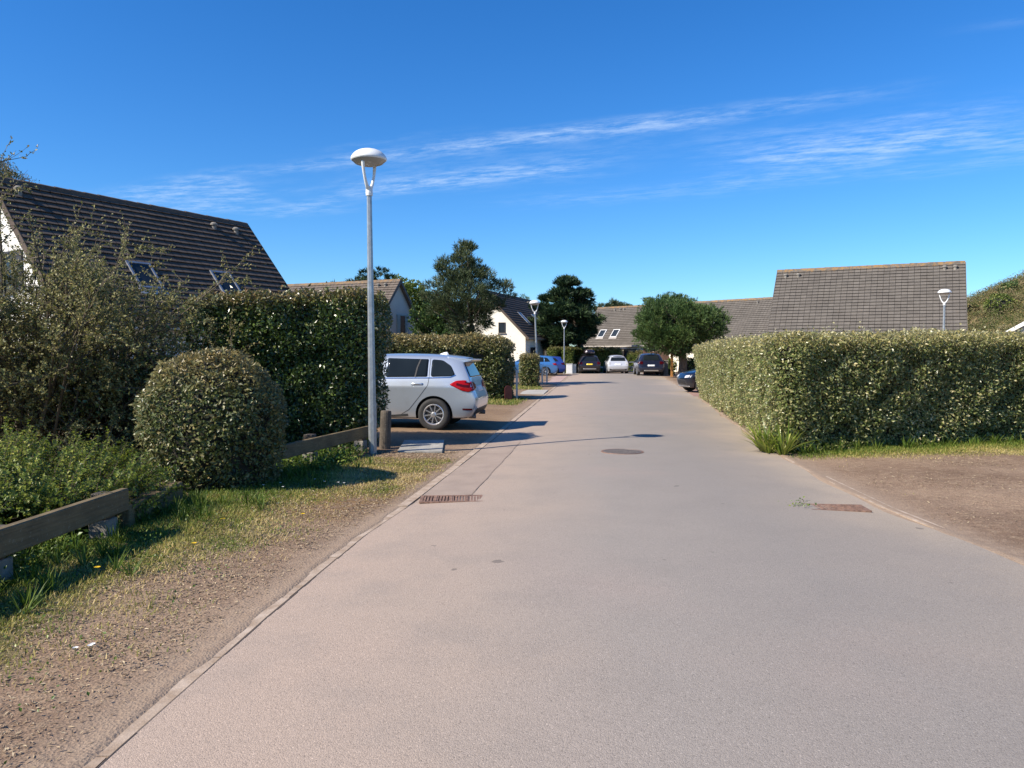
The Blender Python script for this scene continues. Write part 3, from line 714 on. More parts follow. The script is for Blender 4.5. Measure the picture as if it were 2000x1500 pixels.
mb = MB(); mb.beam((3.2, 4.0, 2.2), (6.4, 4.0, 2.2), 1.0, .07); mb.box((4.8, 4.5, 2.12), (3.2, .03, .24)); mb.build('awning', M['awning'], h)
house('tiled_house', 'house with a broad sunlit grey tiled roof behind the pale hedge', (24.25, 41.6), (-.883, .468), 9.4, 6.56, 3.55, 2.4, M['tile_grey'], M['render_cream'],
      vents=[(.35, .55), (.85, .55), (8.3, .62), (9.0, .62)], verge=M['tile_grey'])
# corner of one more roof at the frame's edge
house('gabled_house', 'house with a white verge board just showing at the edge, below the dune', (30.2, 40.0), (.75, .661), 9, 5.22, 4.6, 2.47, M['tile_grey'], M['render_shaded'], verge=M['white_frame'])

# ---------------------------------------------------------------- dunes
def dune(name, x0, x1, y0, y1, fz, label, nx_=70, ny_=60):
    xs = np.linspace(x0, x1, nx_); ys_ = np.linspace(y0, y1, ny_); X_, Y_ = np.meshgrid(xs, ys_, indexing='ij')
    Z_ = fz(X_, Y_) + .35 * wob(np.stack([X_, Y_, 0 * X_], -1), .5) + .2 * wob(np.stack([X_, Y_, 0 * X_], -1), 1.6, 3)
    i_, j_ = np.meshgrid(np.arange(nx_ - 1), np.arange(ny_ - 1), indexing='ij')
    q_ = np.stack([i_ * ny_ + j_, (i_ + 1) * ny_ + j_, (i_ + 1) * ny_ + j_ + 1, i_ * ny_ + j_ + 1], -1).reshape(-1, 4)
    return tag(mk(name, np.stack([X_, Y_, Z_], -1).reshape(-1, 3), q_, M['dune'], smooth=True), kind='structure'), fz
m, t = mat('dune_grass'); pos = t.n('ShaderNodeNewGeometry').outputs['Position']
n1 = t.noise(pos, .22, 4, .6); n2 = t.noise(pos, 1.6, 5, .7)
c = t.ramp(n1, [(.3, (.12, .13, .045)), (.5, (.20, .175, .085)), (.65, (.27, .19, .11))]); c = t.mix(.6, c, t.ramp(n2, [(.3, .5), (.7, 1.35)]), 'MULTIPLY')
p = t.n('ShaderNodeBsdfPrincipled', {'Base Color': c, 'Roughness': .95, 'Specular IOR Level': .1}); finish(t, p.outputs[0]); M['dune'] = m
fr = lambda x, y: .45 * np.clip(x - 38, 0, 40) * np.exp(-((y - 92) / 17) ** 2) - .3
fl = lambda x, y: 23.6 * np.exp(-(((x + 58) / 24) ** 2 + ((y - 68) / 26) ** 2)) - .3
dune('hill', 34, 150, 58, 190, fr, ''); dune('dune_hill', -120, -20, 34, 130, fl, '')
def scrub(name, n, xr, yr, fz, L, mtl, cond=None):
    nb = n // 90; bx_ = rs.uniform(*xr, nb); by_ = rs.uniform(*yr, nb); br = rs.uniform(.5, 1.7, nb); bc = rs.uniform(0, .8, nb)
    idx = rs.randint(0, nb, n); d = runit(n) * (rs.uniform(.3, 1, n) ** .5)[:, None]; d[:, 2] = np.abs(d[:, 2]) * .8
    x = bx_[idx] + d[:, 0] * br[idx]; y = by_[idx] + d[:, 1] * br[idx]
    zz_ = fz(bx_, by_)[idx] + d[:, 2] * br[idx] + .1
    ok = fz(bx_, by_)[idx] > .6
    P = np.stack([x, y, zz_], -1)[ok]; T = nrm(runit(len(P)) + np.array([0, 0, .6])); N = runit(len(P))
    V, Fq_ = leaves(P, T, N, rs.uniform(.6, 1.3, len(P)) * L, rs.uniform(.3, .6, len(P)) * L, .1)
    rnd = np.repeat(np.clip(bc[idx][ok] + rs.uniform(0, .2, len(P)), 0, 1), 4)
    o = mk(name, V, Fq_, mtl, attrs={'rnd': rnd}); tag(o, kind='stuff'); return o
o = scrub('dune_scrub', 190000, (46, 72), (70, 100), fr, .17, M['scrub']); tag(o, 'dense low scrub and dry grass covering the dune', 'scrub')
o = scrub('dune_scrub', 70000, (-62, -34), (48, 76), fl, .17, M['scrub']); tag(o, 'green scrub on the dune crest above the big dark roof', 'scrub')

# ---------------------------------------------------------------- hedges
CAM = np.array([0, 0, 1.6])
def round_poly(pts, r, n=5):
    out = []; m_ = len(pts)
    for i in range(m_):
        p0, p1, p2 = (np.array(pts[(i + k) % m_], float) for k in (-1, 0, 1))
        a = (p0 - p1) / np.linalg.norm(p0 - p1); b = (p2 - p1) / np.linalg.norm(p2 - p1)
        s = p1 + a * r; e = p1 + b * r
        for k in range(n + 1):
            u = k / n; out.append((1 - u) ** 2 * s + 2 * u * (1 - u) * p1 + u * u * e)
    return np.array(out)
def area2(P): return .5 * np.sum(P[:, 0] * np.roll(P[:, 1], -1) - np.roll(P[:, 0], -1) * P[:, 1])
def inside(P, x, y):
    c = np.zeros(len(x), bool); n = len(P)
    for i in range(n):
        a, b = P[i], P[(i + 1) % n]
        cond = ((a[1] > y) != (b[1] > y)) & (x < (b[0] - a[0]) * (y - a[1]) / (b[1] - a[1] + 1e-12) + a[0]); c ^= cond
    return c
def edge_dist(P, x, y):
    d = np.full(len(x), 1e9)
    for i in range(len(P)):
        a, b = P[i], P[(i + 1) % len(P)]; ab = b - a; u = np.clip(((x - a[0]) * ab[0] + (y - a[1]) * ab[1]) / (ab @ ab + 1e-12), 0, 1)
        d = np.minimum(d, np.hypot(x - a[0] - u * ab[0], y - a[1] - u * ab[1]))
    return d
def leaf_shell(P, N, L, W, spread=.75, depth=.2, up=.15, lift=0.0):
    n = len(P); P = P - N * ((rs.uniform(0, 1, n) ** 1.6 + .55 * sstep(wob(P, 3.4, 9.0), .25, .8)) * depth)[:, None] + runit(n) * .015
    Nl = nrm(N + runit(n) * spread + np.array([0, 0, up])); T = nrm(np.cross(Nl, runit(n)) + N * .35 + np.array([0, 0, lift]))
    return leaves(P, T, Nl, rs.uniform(.5, 1.35, n) * L, rs.uniform(.65, 1.3, n) * W, .18)
def hedge(name, label, poly, h, mtl, dens=1500, L=.075, W=.038, rc=.25, rt=.22, lump=.06, slope=None, flare=0.0, cat='hedge', z0=.05, group=None, tintk=.8, tz=.28, backw=.3):
    P0 = np.array(poly, float)
    if area2(P0) < 0: P0 = P0[::-1]
    Pr = round_poly(P0, rc); n = len(Pr)
    E = np.roll(Pr, -1, 0) - Pr; ln = np.linalg.norm(E, axis=1); Nn = np.stack([E[:, 1], -E[:, 0]], -1) / ln[:, None]
    mid = (Pr + np.roll(Pr, -1, 0)) / 2; facing = np.sum((CAM[:2] - mid) * Nn, 1) > -.5
    wts = ln * np.where(facing, 1, backw)
    nw = int(wts.sum() * h * dens); ei = rs.choice(n, nw, p=wts / wts.sum()); s = rs.uniform(0, 1, nw); z = rs.uniform(z0, h, nw)
    kz = z > z0 + .24 * sstep(wob(np.stack([Pr[ei, 0] + E[ei, 0] * s, Pr[ei, 1] + E[ei, 1] * s, 0 * s], -1), 2.2, 7.0), .1, .7); ei, s, z = ei[kz], s[kz], z[kz]
    hh = (lambda x, y: h + 0 * x) if slope is None else slope
    # smooth normals round the rounded corners
    Nv = nrm(Nn + np.roll(Nn, 1, 0)); Nw = nrm(Nv[ei] * (1 - s)[:, None] + np.roll(Nv, -1, 0)[ei] * s[:, None])
    xy = Pr[ei] + E[ei] * s[:, None]; z = z / h * hh(xy[:, 0], xy[:, 1]); ht = hh(xy[:, 0], xy[:, 1])
    q_ = np.clip((z - (ht - rt)) / rt, 0, 1); ins = rt * (1 - np.sqrt(np.clip(1 - q_ ** 2, 0, 1)))
    xy = xy - Nw * ins[:, None] + Nw * (flare * z / h)[:, None]
    Pw = np.stack([xy[:, 0], xy[:, 1], z], -1); N3 = nrm(np.stack([Nw[:, 0], Nw[:, 1], q_ * .9], -1))
    mn, mx = Pr.min(0), Pr.max(0); ntop = int((mx - mn).prod() * dens * .8)
    x = rs.uniform(mn[0], mx[0], ntop); y = rs.uniform(mn[1], mx[1], ntop); ok = inside(Pr, x, y); x, y = x[ok], y[ok]
    d = np.clip(edge_dist(Pr, x, y) / rt, 0, 1); zt = hh(x, y) - rt * (1 - np.sqrt(np.clip(1 - (1 - d) ** 2, 0, 1)))
    cen = Pr.mean(0); fl_ = 1 + flare / max(1e-6, np.abs(Pr - cen).min(1).max()) if flare else 1
    Pt = np.stack([x, y, zt], -1); Nt = np.tile([0, 0, 1.0], (len(x), 1))
    Pa = np.concatenate([Pw, Pt]); Na = np.concatenate([N3, Nt])
    Pa = Pa + Na * (lump * wob(Pa, 1.9, 1.0) + lump * .7 * wob(Pa, 5.0, 4.0))[:, None]
    if len(x) > 50:
        ns = max(12, len(x) // 110); k0 = rs.randint(0, len(x), ns); hs_ = rs.uniform(.02, .09, ns); k1 = np.repeat(np.arange(ns), 9)
        Ps = Pt[k0][k1] + np.array([0, 0, 1.0]) * (hs_[k1] * rs.uniform(0, 1, len(k1)))[:, None] + rs.normal(size=(len(k1), 3)) * .012
        Pa = np.concatenate([Pa, Ps]); Na = np.concatenate([Na, nrm(runit(len(k1)) + np.array([0, 0, .4]))])
    V, Fc = leaf_shell(Pa, Na, L, W)
    top = np.clip((Pa[:, 2] - (hh(Pa[:, 0], Pa[:, 1]) - tz)) / tz, 0, 1) * tintk * rs.uniform(.3, 1, len(Pa))
    rnd = np.clip(rs.uniform(0, 1, len(Pa)) ** 1.1 + .12 * wob(Pa, .9, 6.0), 0, 1)
    loc = (Pr.mean(0)[0], Pr.mean(0)[1], 0)
    root = empty(name, loc, 0, label, cat, group)
    mk('foliage', V, Fc, mtl, root, loc, {'rnd': np.repeat(rnd, 4), 'tint': np.repeat(top, 4)}).location = (0, 0, 0)
    k = .17; Pi = Pr - Nv * k
    zc = np.array([hh(np.array([p[0]]), np.array([p[1]]))[0] for p in Pi]) - k - .03
    Vc = np.concatenate([np.c_[Pi, np.full(n, .0)], np.c_[Pi, zc - rt * .6], np.c_[Pi - Nv * rt * .5, zc]])
    Fq_ = [(i, (i + 1) % n, (i + 1) % n + n, i + n) for i in range(n)] + [(i + n, (i + 1) % n + n, (i + 1) % n + 2 * n, i + 2 * n) for i in range(n)] + [tuple(range(2 * n, 3 * n))]
    mk('branches', Vc, Fq_, M['core'], root, loc).location = (0, 0, 0)  # solid core in place of inner branches, shade put into its colour
    return root

hedge('clipped_hedge', 'long pale green clipped hedge turning the corner along the road and the gravel drive',
      [(4.28, 12.2), (9.2, 13.6), (16.5, 15.7), (16.2, 17.0), (9.0, 14.95), (5.75, 14.1), (8.4, 28.3), (7.02, 28.9)], 1.98, M['elaeagnus_pale'], dens=2900, L=.058, W=.032, tintk=.55, rc=.28, rt=.16, lump=.05, flare=.24,
      slope=lambda x, y: 1.93 + .003 * (x - 4.2) + .05 * wob(np.stack([x, y, 0 * x], -1), .6))
hedge('clipped_hedge', 'tall dark glossy clipped hedge behind the street lamp, beside the silver car', [(-5.25, 12.45), (-2.38, 12.75), (-2.36, 14.1), (-5.25, 13.9)], 2.70, M['glossy'], dens=2400, L=.070, W=.040, rc=.3, rt=.2, lump=.09, flare=.16,
      slope=lambda x, y: 2.66 + .03 * (x + 2.4) + .06 * wob(np.stack([x, y, 0 * x], -1), 1.1))
hedge('clipped_hedge', 'rounded clipped hedge behind the silver car', [(-8.5, 25.0), (-.05, 26.6), (.05, 28.6), (-8.5, 26.9)], 2.2, M['elaeagnus'], dens=950, L=.10, W=.055, rc=.7, rt=.45, lump=.10, tz=.45)
hedge('clipped_hedge', 'short square-cut hedge stub beside the leaning street lamp', [(.42, 37.3), (1.30, 37.3), (1.34, 38.5), (.4, 38.5)], 1.58, M['elaeagnus'], dens=900, L=.11, W=.06, rc=.2, rt=.15, lump=.05)
hedge('clipped_hedge', 'green hedge along the cream house wall behind the blue cars', [(3.75, 64.2), (4.45, 66.2), (3.5, 66.6), (2.95, 64.4)], 2.15, M['bright'], dens=600, L=.13, W=.07, rc=.2, rt=.15, lump=.05)
hedge('clipped_hedge', 'bright ended dark hedge behind the car with the roof box', [(4.15, 64.2), (5.1, 64.0), (5.35, 66.9), (9.9, 69.4), (9.7, 70.6), (4.4, 67.6)], 2.15, M['bright'], dens=600, L=.13, W=.07, rc=.2, rt=.15, lump=.08)
hedge('garden_hedge', 'loose olive garden hedge between the white car and the navy car', [(10.2, 68.5), (13.6, 67.0), (13.9, 68.2), (10.4, 69.8)], 1.75, M['bright'], dens=600, L=.13, W=.07, rc=.3, rt=.3, lump=.2)

def round_bush(name, label, c, prof, mtl, n, L, W, cat='bush', tintk=.8, lump=.05):
    pr = np.array(prof); seg = np.linalg.norm(np.diff(pr, axis=0), axis=1); ar = seg * (pr[1:, 0] + pr[:-1, 0] + .05)
    k = rs.choice(len(seg), n, p=ar / ar.sum()); u = rs.uniform(0, 1, n); rr = pr[k, 0] + (pr[k + 1, 0] - pr[k, 0]) * u; zz_ = pr[k, 1] + (pr[k + 1, 1] - pr[k, 1]) * u
    a = rs.uniform(0, 2 * np.pi, n); d = np.diff(pr, axis=0)[k]; nr, nz = d[:, 1], -d[:, 0]
    P = np.stack([rr * np.cos(a), rr * np.sin(a) * .95, zz_], -1); N = nrm(np.stack([nr * np.cos(a), nr * np.sin(a), nz], -1))
    P = P + N * (lump * wob(P + np.array([c[0], c[1], 0]), 2.6) + lump * .8 * wob(P, 6.5))[:, None]
    V, Fc = leaf_shell(P, N, L, W, depth=.16)
    ztop = pr[:, 1].max(); top = np.clip((P[:, 2] - (ztop - .55)) / .5, 0, 1) * tintk * rs.uniform(.2, 1, n)
    root = empty(name, (c[0], c[1], 0), 0, label, cat)
    mk('foliage', V, Fc, mtl, root, attrs={'rnd': np.repeat(rs.uniform(0, 1, n), 4), 'tint': np.repeat(top, 4)})
    mb = MB(); mb.lathe([(max(.02, r_ - .15), max(.0, z_ - .12)) for r_, z_ in prof], 24); mb.build('branches', M['core'], root)  # solid under the leaves, its dark colour holds the inner shade
    return root
round_bush('round_bush', 'dome-clipped bush with bronze leaf tips behind the end of the low rail', (-3.56, 9.15), [(.58, .02), (.72, .18), (.80, .55), (.81, .95), (.74, 1.25), (.55, 1.49), (.3, 1.62), (.02, 1.66)], M['elaeagnus'], 20000, .056, .030)

for x_, y_, r_, h_, lb in ((54.6, 86.3, 1.5, 2.0, 'bright green bush halfway up the right dune'), (52.6, 89.0, 1.3, 1.3, 'greyish low bush on the dune close to the big grey roof'), (58.5, 90.5, 1.1, 1.2, 'small dark bush near the dune crest at the frame edge')):
    o = round_bush('dune_bush', lb, (x_, y_), [(r_ * .8, 0), (r_, h_ * .35), (r_ * .85, h_ * .7), (r_ * .4, h_ * .95), (.02, h_)], M['bright' if 'bright' in lb else 'scrub' if 'grey' in lb else 'pine'], 1600, .26, .14, tintk=0, lump=.25)
    o.location.z = float(fr(np.array(x_), np.array(y_))) - .1
# ---------------------------------------------------------------- shoots: wild shrub and low shrub
def bend(P0, D, Ln, m_, droop, wig):
    n = len(P0); PL = np.empty((n, m_, 3)); PL[:, 0] = P0; d = nrm(D)
    for k in range(1, m_):
        d = nrm(d + rs.normal(size=(n, 3)) * wig + np.array([0, 0, -1.0]) * droop)
        PL[:, k] = PL[:, k - 1] + d * (Ln / (m_ - 1))[:, None]
    return PL
def pick(PL, t_):
    n, m_, _ = PL.shape; f = t_ * (m_ - 1); i = np.minimum(f.astype(int), m_ - 2); u = (f - i)[:, None]
    r_ = np.arange(n); return PL[r_, i] * (1 - u) + PL[r_, i + 1] * u, nrm(PL[r_, i + 1] - PL[r_, i])
def wild_shrub(name, label, c, rx, ry, nst, h0, h1, mtl, L, W, lf=13, cat='shrub', nb=9, ntw=6, dens_low=True):
    a = rs.uniform(0, 2 * np.pi, nst); q_ = np.sqrt(rs.uniform(0, 1, nst)); ox, oy = rx * q_ * np.cos(a), ry * q_ * np.sin(a)
    S0 = np.stack([ox * .55, oy * .55, np.zeros(nst)], -1); D = np.stack([ox * .42, oy * .42, np.full(nst, 1.6)], -1) + rs.normal(size=(nst, 3)) * .12
    Ls = rs.uniform(h0, h1, nst) * (1 - .32 * q_ ** 2); st = bend(S0, D, Ls, 9, .035, .07)
    r0 = np.linspace(.026, .006, 9)[None] * np.ones((nst, 1))
    i1 = np.repeat(np.arange(nst), nb); t1 = rs.uniform(.12, 1.0, len(i1)); p1, d1 = pick(st[i1], t1)
    b1 = bend(p1, d1 * .6 + runit(len(i1)) * .9 + np.array([0, 0, .25]), rs.uniform(.5, 1.25, len(i1)) * (1.25 - .6 * t1), 6, .04, .12)
    r1 = np.linspace(.010, .003, 6)[None] * np.ones((len(i1), 1))
    i2 = np.repeat(np.arange(len(b1)), ntw); t2 = rs.uniform(.1, 1.0, len(i2)); p2, d2 = pick(b1[i2], t2)
    b2 = bend(p2, d2 * .7 + runit(len(i2)) * .8 + np.array([0, 0, .2]), rs.uniform(.14, .48, len(i2)), 4, .03, .15)
    r2 = np.linspace(.004, .0018, 4)[None] * np.ones((len(i2), 1))
    vs = []; fs = []; o_ = 0
    for pl, rd, k in ((st, r0, 5), (b1, r1, 3), (b2, r2, 3)):
        v_, f_ = tubes(pl, rd, k); vs.append(v_); fs.append(f_ + o_); o_ += len(v_)
    root = empty(name, (c[0], c[1], 0), 0, label, cat)
    mk('branches', np.concatenate(vs), np.concatenate(fs), M['twig'], root)
    i3 = np.repeat(np.arange(len(b2)), lf); t3 = rs.uniform(.05, 1, len(i3)); p3, d3 = pick(b2[i3], t3)
    keep = rs.uniform(0, 1, len(p3)) < np.clip(1.25 - p3[:, 2] / (h1 * 1.05), .4, 1) if dens_low else np.ones(len(p3), bool)
    # leaves on the main branches as well
    i4 = np.repeat(np.arange(len(b1)), lf); p4, d4 = pick(b1[i4], rs.uniform(.1, 1, len(i4)))
    i5 = np.repeat(np.arange(nst), lf * 3); p5, d5 = pick(st[i5], rs.uniform(.35, 1, len(i5)))
    P = np.concatenate([p3[keep], p4, p5]); D = np.concatenate([d3[keep], d4, d5]); n = len(P)
    P = P + runit(n) * .012; T = nrm(D * .5 + runit(n)); V, Fc = leaves(P, T, nrm(runit(n) + np.array([0, 0, .5])), rs.uniform(.6, 1.3, n) * L, rs.uniform(.7, 1.2, n) * W, .15)
    ok = np.repeat(P[:, 2] > .03, 4)
    mk('foliage', V, Fc, mtl, root, attrs={'rnd': np.repeat(rs.uniform(0, 1, n), 4)})
    return root
wild_shrub('wild_shrub', 'tall sprawling untrimmed shrub with sparse olive twigs before the big white house', (-7.55, 11.5), 2.6, 1.5, 100, 2.9, 4.4, M['wild'], .044, .027, lf=23, nb=10, ntw=6)
wild_shrub('dark_shrub', 'dense dark undergrowth shrub in the gap beneath the tall wild shrub', (-5.9, 11.9), 1.3, .8, 60, 1.2, 2.2, M['glossy'], .07, .04, lf=7, nb=9, ntw=5)

def low_shrub(name, label, c, rx, ry, n1, h, mtl, L=.032, W=.019, nb=8, lf=30):
    a = rs.uniform(0, 2 * np.pi, n1); q_ = np.sqrt(rs.uniform(0, 1, n1)); ox, oy = rx * q_ * np.cos(a), ry * q_ * np.sin(a)
    S0 = np.stack([ox * .8, oy * .8, np.zeros(n1)], -1); D = np.stack([ox * .5 + .18, oy * .5, np.full(n1, .9)], -1)
    st = bend(S0, D, rs.uniform(.6, 1.1, n1) * h * (1 - .25 * q_), 6, .03, .1)
    i1 = np.repeat(np.arange(n1), nb); t1 = rs.uniform(.25, 1, len(i1)); p1, d1 = pick(st[i1], t1)
    b1 = bend(p1, d1 + runit(len(i1)) * .6 + np.array([.15, 0, .1]), rs.uniform(.15, .38, len(i1)), 5, .05, .08)
    v1, f1 = tubes(st, np.linspace(.008, .003, 6)[None] * np.ones((n1, 1)), 3); v2, f2 = tubes(b1, np.linspace(.003, .0012, 5)[None] * np.ones((len(b1), 1)), 3)
    root = empty(name, (c[0], c[1], 0), 0, label, 'shrub')
    mk('branches', np.concatenate([v1, v2]), np.concatenate([f1, f2 + len(v1)]), M['twig'], root)
    i3 = np.repeat(np.arange(len(b1)), lf); p3, d3 = pick(b1[i3], rs.uniform(.05, 1, len(i3))); n = len(p3)
    i4 = np.repeat(np.arange(n1), lf); p4, d4 = pick(st[i4], rs.uniform(.3, 1, len(i4)))
    P = np.concatenate([p3, p4]); D = np.concatenate([d3, d4]); n = len(P)
    sd_ = nrm(np.cross(D, runit(n))); T = nrm(sd_ + D * .35); V, Fc = leaves(P, T, nrm(D + runit(n) * .5 + np.array([0, 0, .5])), rs.uniform(.7, 1.3, n) * L, rs.uniform(.8, 1.2, n) * W, .12)
    mk('foliage', V, Fc, mtl, root, attrs={'rnd': np.repeat(np.clip(rs.uniform(0, .8, n) + .35 * (P[:, 2] / h - .5), 0, 1), 4)})
    return root
low_shrub('low_shrub', 'low bright green small-leaved shrub spreading behind the nearest timber rail', (-4.75, 7.0), 1.25, 1.15, 420, .80, M['lonicera'])
low_shrub('low_shrub', 'low green shrub thicket at the frame edge beside the nearest rail post', (-4.6, 4.9), .95, 1.0, 220, .62, M['lonicera'])

# strap-leaved plant at the hedge corner, grass tufts and weeds
def tufts(P0, n_each, h, wd, lean, m_=5, droop=.16):
    n = len(P0) * n_each; idx = np.repeat(np.arange(len(P0)), n_each); a = rs.uniform(0, 2 * np.pi, n); s_ = rs.uniform(.1, 1, n) * lean
    D = np.stack([np.cos(a) * s_, np.sin(a) * s_, np.ones(n)], -1); base = P0[idx] + np.stack([np.cos(a), np.sin(a), 0 * a], -1) * (rs.uniform(0, .3, n) * h * .35)[:, None]
    PL = bend(base, D, rs.uniform(.55, 1.1, n) * h, m_, droop, .05)
    B = nrm(np.cross(PL[:, 1] - PL[:, 0], np.array([0, 0, 1.0]) + runit(n) * .2)); wdt = (np.array([.55, 1, .9, .6, .05]) if m_ == 5 else np.array([.8, .9, .05]))[None, :, None] * wd / 2
    Lf = PL - B[:, None] * wdt; Rt = PL + B[:, None] * wdt; V = np.stack([Lf, Rt], 2).reshape(-1, 3)
    b = (np.arange(n) * m_ * 2)[:, None, None]; k = (np.arange(m_ - 1) * 2)[None, :, None]
    Fc = (b + k + np.array([0, 1, 3, 2])[None, None]).reshape(-1, 4)
    return V, Fc, np.repeat(rs.uniform(0, 1, n), m_ * 2)
V, Fc, rn = tufts(np.array([[4.15, 12.35, 0.0], [4.30, 12.15, 0], [4.12, 12.55, 0]]), 46, .62, .030, .95, 5, .16)
o = mk('strap_leaf_plant', V, Fc, M['strap'], attrs={'rnd': rn}, loc=(4.18, 12.3, 0)); tag(o, 'yellow-green strap-leaved clump at the foot of the pale hedge corner', 'plant')

def scatter(n, xr, yr, f):
    x = rs.uniform(*xr, n); y = rs.uniform(*yr, n); ok = rs.uniform(0, 1, n) < f(x, y); return x[ok], y[ok]
def grass(name, label, x, y, h, wd, rnd, per=1):
    P = np.stack([x, y, gz(x, y) - .004], -1); n = len(P); a = rs.uniform(0, 2 * np.pi, n)
    D = np.stack([np.cos(a) * rs.uniform(.1, 1.1, n), np.sin(a) * rs.uniform(.1, 1.1, n), np.ones(n)], -1); PL = bend(P, D, h, 3, .18, .12)
    B = nrm(np.stack([-np.sin(a), np.cos(a), 0 * a], -1)) * (wd / 2)[:, None]
    V = np.stack([PL[:, 0] - B, PL[:, 0] + B, PL[:, 1] + B * .8, PL[:, 2], PL[:, 1] - B * .8], 1).reshape(-1, 3)
    i = np.arange(n)[:, None] * 5; Fc = np.concatenate([i + np.array([[0, 1, 2]]), i + np.array([[0, 2, 4]]), i + np.array([[4, 2, 3]])], 1).reshape(-1, 3)
    return tag(mk(name, V, Fc, M['grass'], attrs={'rnd': np.repeat(rnd, 5)}), label, 'grass', kind='stuff')
x, y = scatter(330000, (-5.2, -.6), (1.6, 12.0), lambda x, y: grassness(x, y) * np.clip(1.15 - .05 * y, .4, 1))
g_ = patch(x, y, 1.3, 1.0) * .25 + patch(x, y, 4.1, 2.0) * .32; dl = le(y) - x
tall = np.clip((dl - 1.15) / .8 + g_, .0, 1)
grass('grass', 'patchy green and straw grass on the verge under the rails', x, y, rs.uniform(.018, .05, len(x)) * (1 + .7 * tall), rs.uniform(.003, .006, len(x)) * (1 + .06 * y),
      np.clip(.76 - .52 * tall + g_ + rs.uniform(-.25, .22, len(x)), 0, 1))
x, y = scatter(300000, (4.2, 15), (8.6, 15.5), lambda x, y: grassness(x, y))
hy = 12.26 + (x - 4.24) * .286; g_ = np.clip((hy - y) / 1.2, 0, 1)
grass('grass', 'strip of green and dry grass at the foot of the pale hedge', x, y, rs.uniform(.025, .07, len(x)) * (1.25 - .8 * g_), rs.uniform(.006, .011, len(x)), np.clip(.28 + .5 * g_ + rs.uniform(-.25, .25, len(x)) + .15 * patch(x, y, 2.0), 0, 1))
x, y = scatter(60000, (-8, 1.4), (23.3, 38.5), lambda x, y: grassness(x, y))
grass('grass', 'narrow grass strip in front of the rounded hedge', x, y, rs.uniform(.04, .11, len(x)), rs.uniform(.015, .025, len(x)), np.clip(rs.uniform(.1, .9, len(x)), 0, 1))
# thin dry stalks and crumbs lying on the bare ground
def litter(n, xr, yr, f, label):
    x, y = scatter(n, xr, yr, f); k = len(x); P = np.stack([x, y, gz(x, y) + .004], -1); a = rs.uniform(0, 6.28, k)
    T = np.stack([np.cos(a), np.sin(a), rs.uniform(-.1, .35, k)], -1); N = nrm(np.stack([rs.normal(size=k) * .3, rs.normal(size=k) * .3, np.ones(k)], -1))
    V, Fc = leaves(P, T, N, rs.uniform(.010, .034, k) * (1 + .05 * y), rs.uniform(.003, .009, k) * (1 + .05 * y), .2)
    return tag(mk('dry_litter', V, Fc, M['litter'], attrs={'rnd': np.repeat(rs.uniform(0, 1, k), 4)}), label, 'litter', kind='stuff')
M['litter'] = foliage('dry_litter', [(0, (.17, .115, .075)), (.4, (.26, .185, .12)), (.75, (.40, .30, .18)), (1, (.52, .42, .27))], rough=.8, transl=.05)
litter(110000, (-4.6, -.2), (1.5, 12.5), lambda x, y: np.clip(sstep(le(y) - x, .12, .5) * (.45 + .9 * sstep(patch(x, y, 2.3, 4), -.3, .4)), 0, 1), 'dry stalks and leaf crumbs on the verge beside the road')
litter(42000, (3.8, 16), (4.0, 14.0), lambda x, y: np.clip(sstep(x - re_(y), .1, .6) * (.12 + .9 * sstep(patch(x, y, 1.3, 8), .15, .6)), 0, 1), 'dry stalks and leaf crumbs on the gravel drive by the pale hedge')
# taller tufts and broad weeds below the rails and the bush
pts = []
for _ in range(170):
    yv = random.uniform(2.6, 11.6); xv = -3.33 + (.0 if yv < 7 else (yv - 7) * .17) + random.gauss(.05, .28)
    if abs(xv + 3.56) < .9 and 7.9 < yv < 9.2: continue
    if -3.25 < xv - 0 < -2.2 and 6.55 < yv < 7.0: continue
    pts.append((xv, yv, float(gz(xv, yv))))
V, Fc, rn = tufts(np.array(pts), 16, .19, .008, .9, 5, .1)
tag(mk('tall_grass', V, Fc, M['grass'], attrs={'rnd': rn * .42}), 'longer green grass tufts growing along the foot of the rails', 'grass', kind='stuff')
pts = [(x_, 12.22 + (x_ - 4.24) * .286 - random.uniform(0, .25), 0.03) for x_ in np.linspace(4.6, 13, 70) + rs.normal(size=70) * .1]
V, Fc, rn = tufts(np.array(pts), 14, .24, .012, .8, 5, .1)
tag(mk('tall_grass', V, Fc, M['grass'], attrs={'rnd': rn * .5}), 'longer grass tufts against the bottom of the pale hedge', 'grass', kind='stuff')
def weeds(name, label, xr, yr, n, L, dens=26):
    x, y = rs.uniform(*xr, n), rs.uniform(*yr, n); idx = np.repeat(np.arange(n), dens); k = len(idx)
    P = np.stack([x[idx], y[idx], gz(x[idx], y[idx])], -1) + np.stack([rs.normal(size=k) * .07, rs.normal(size=k) * .07, np.abs(rs.normal(size=k)) * .075], -1)
    V, Fc = leaves(P, nrm(runit(k) + np.array([0, 0, .2])), nrm(runit(k) * .6 + np.array([0, 0, 1])), rs.uniform(.6, 1.3, k) * L, rs.uniform(.5, .8, k) * L, .12)
    return tag(mk(name, V, Fc, M['weed'], attrs={'rnd': np.repeat(rs.uniform(0, 1, k), 4)}), label, 'weeds', kind='stuff')
weeds('weeds', 'leafy green weeds under the nearest timber rail', (-3.95, -3.42), (2.8, 6.5), 150, .045)
weeds('weeds', 'small flat weeds dotted over the worn verge near the camera', (-3.2, -2.0), (2.6, 8.0), 75, .022, 16)
weeds('weeds', 'leafy weeds under the rail behind the round bush', (-3.3, -2.35), (10.2, 12.3), 90, .05)
weeds('weeds', 'small green weed growing out of the end of the drain grate', (2.92, 3.08), (7.82, 8.05), 7, .03)
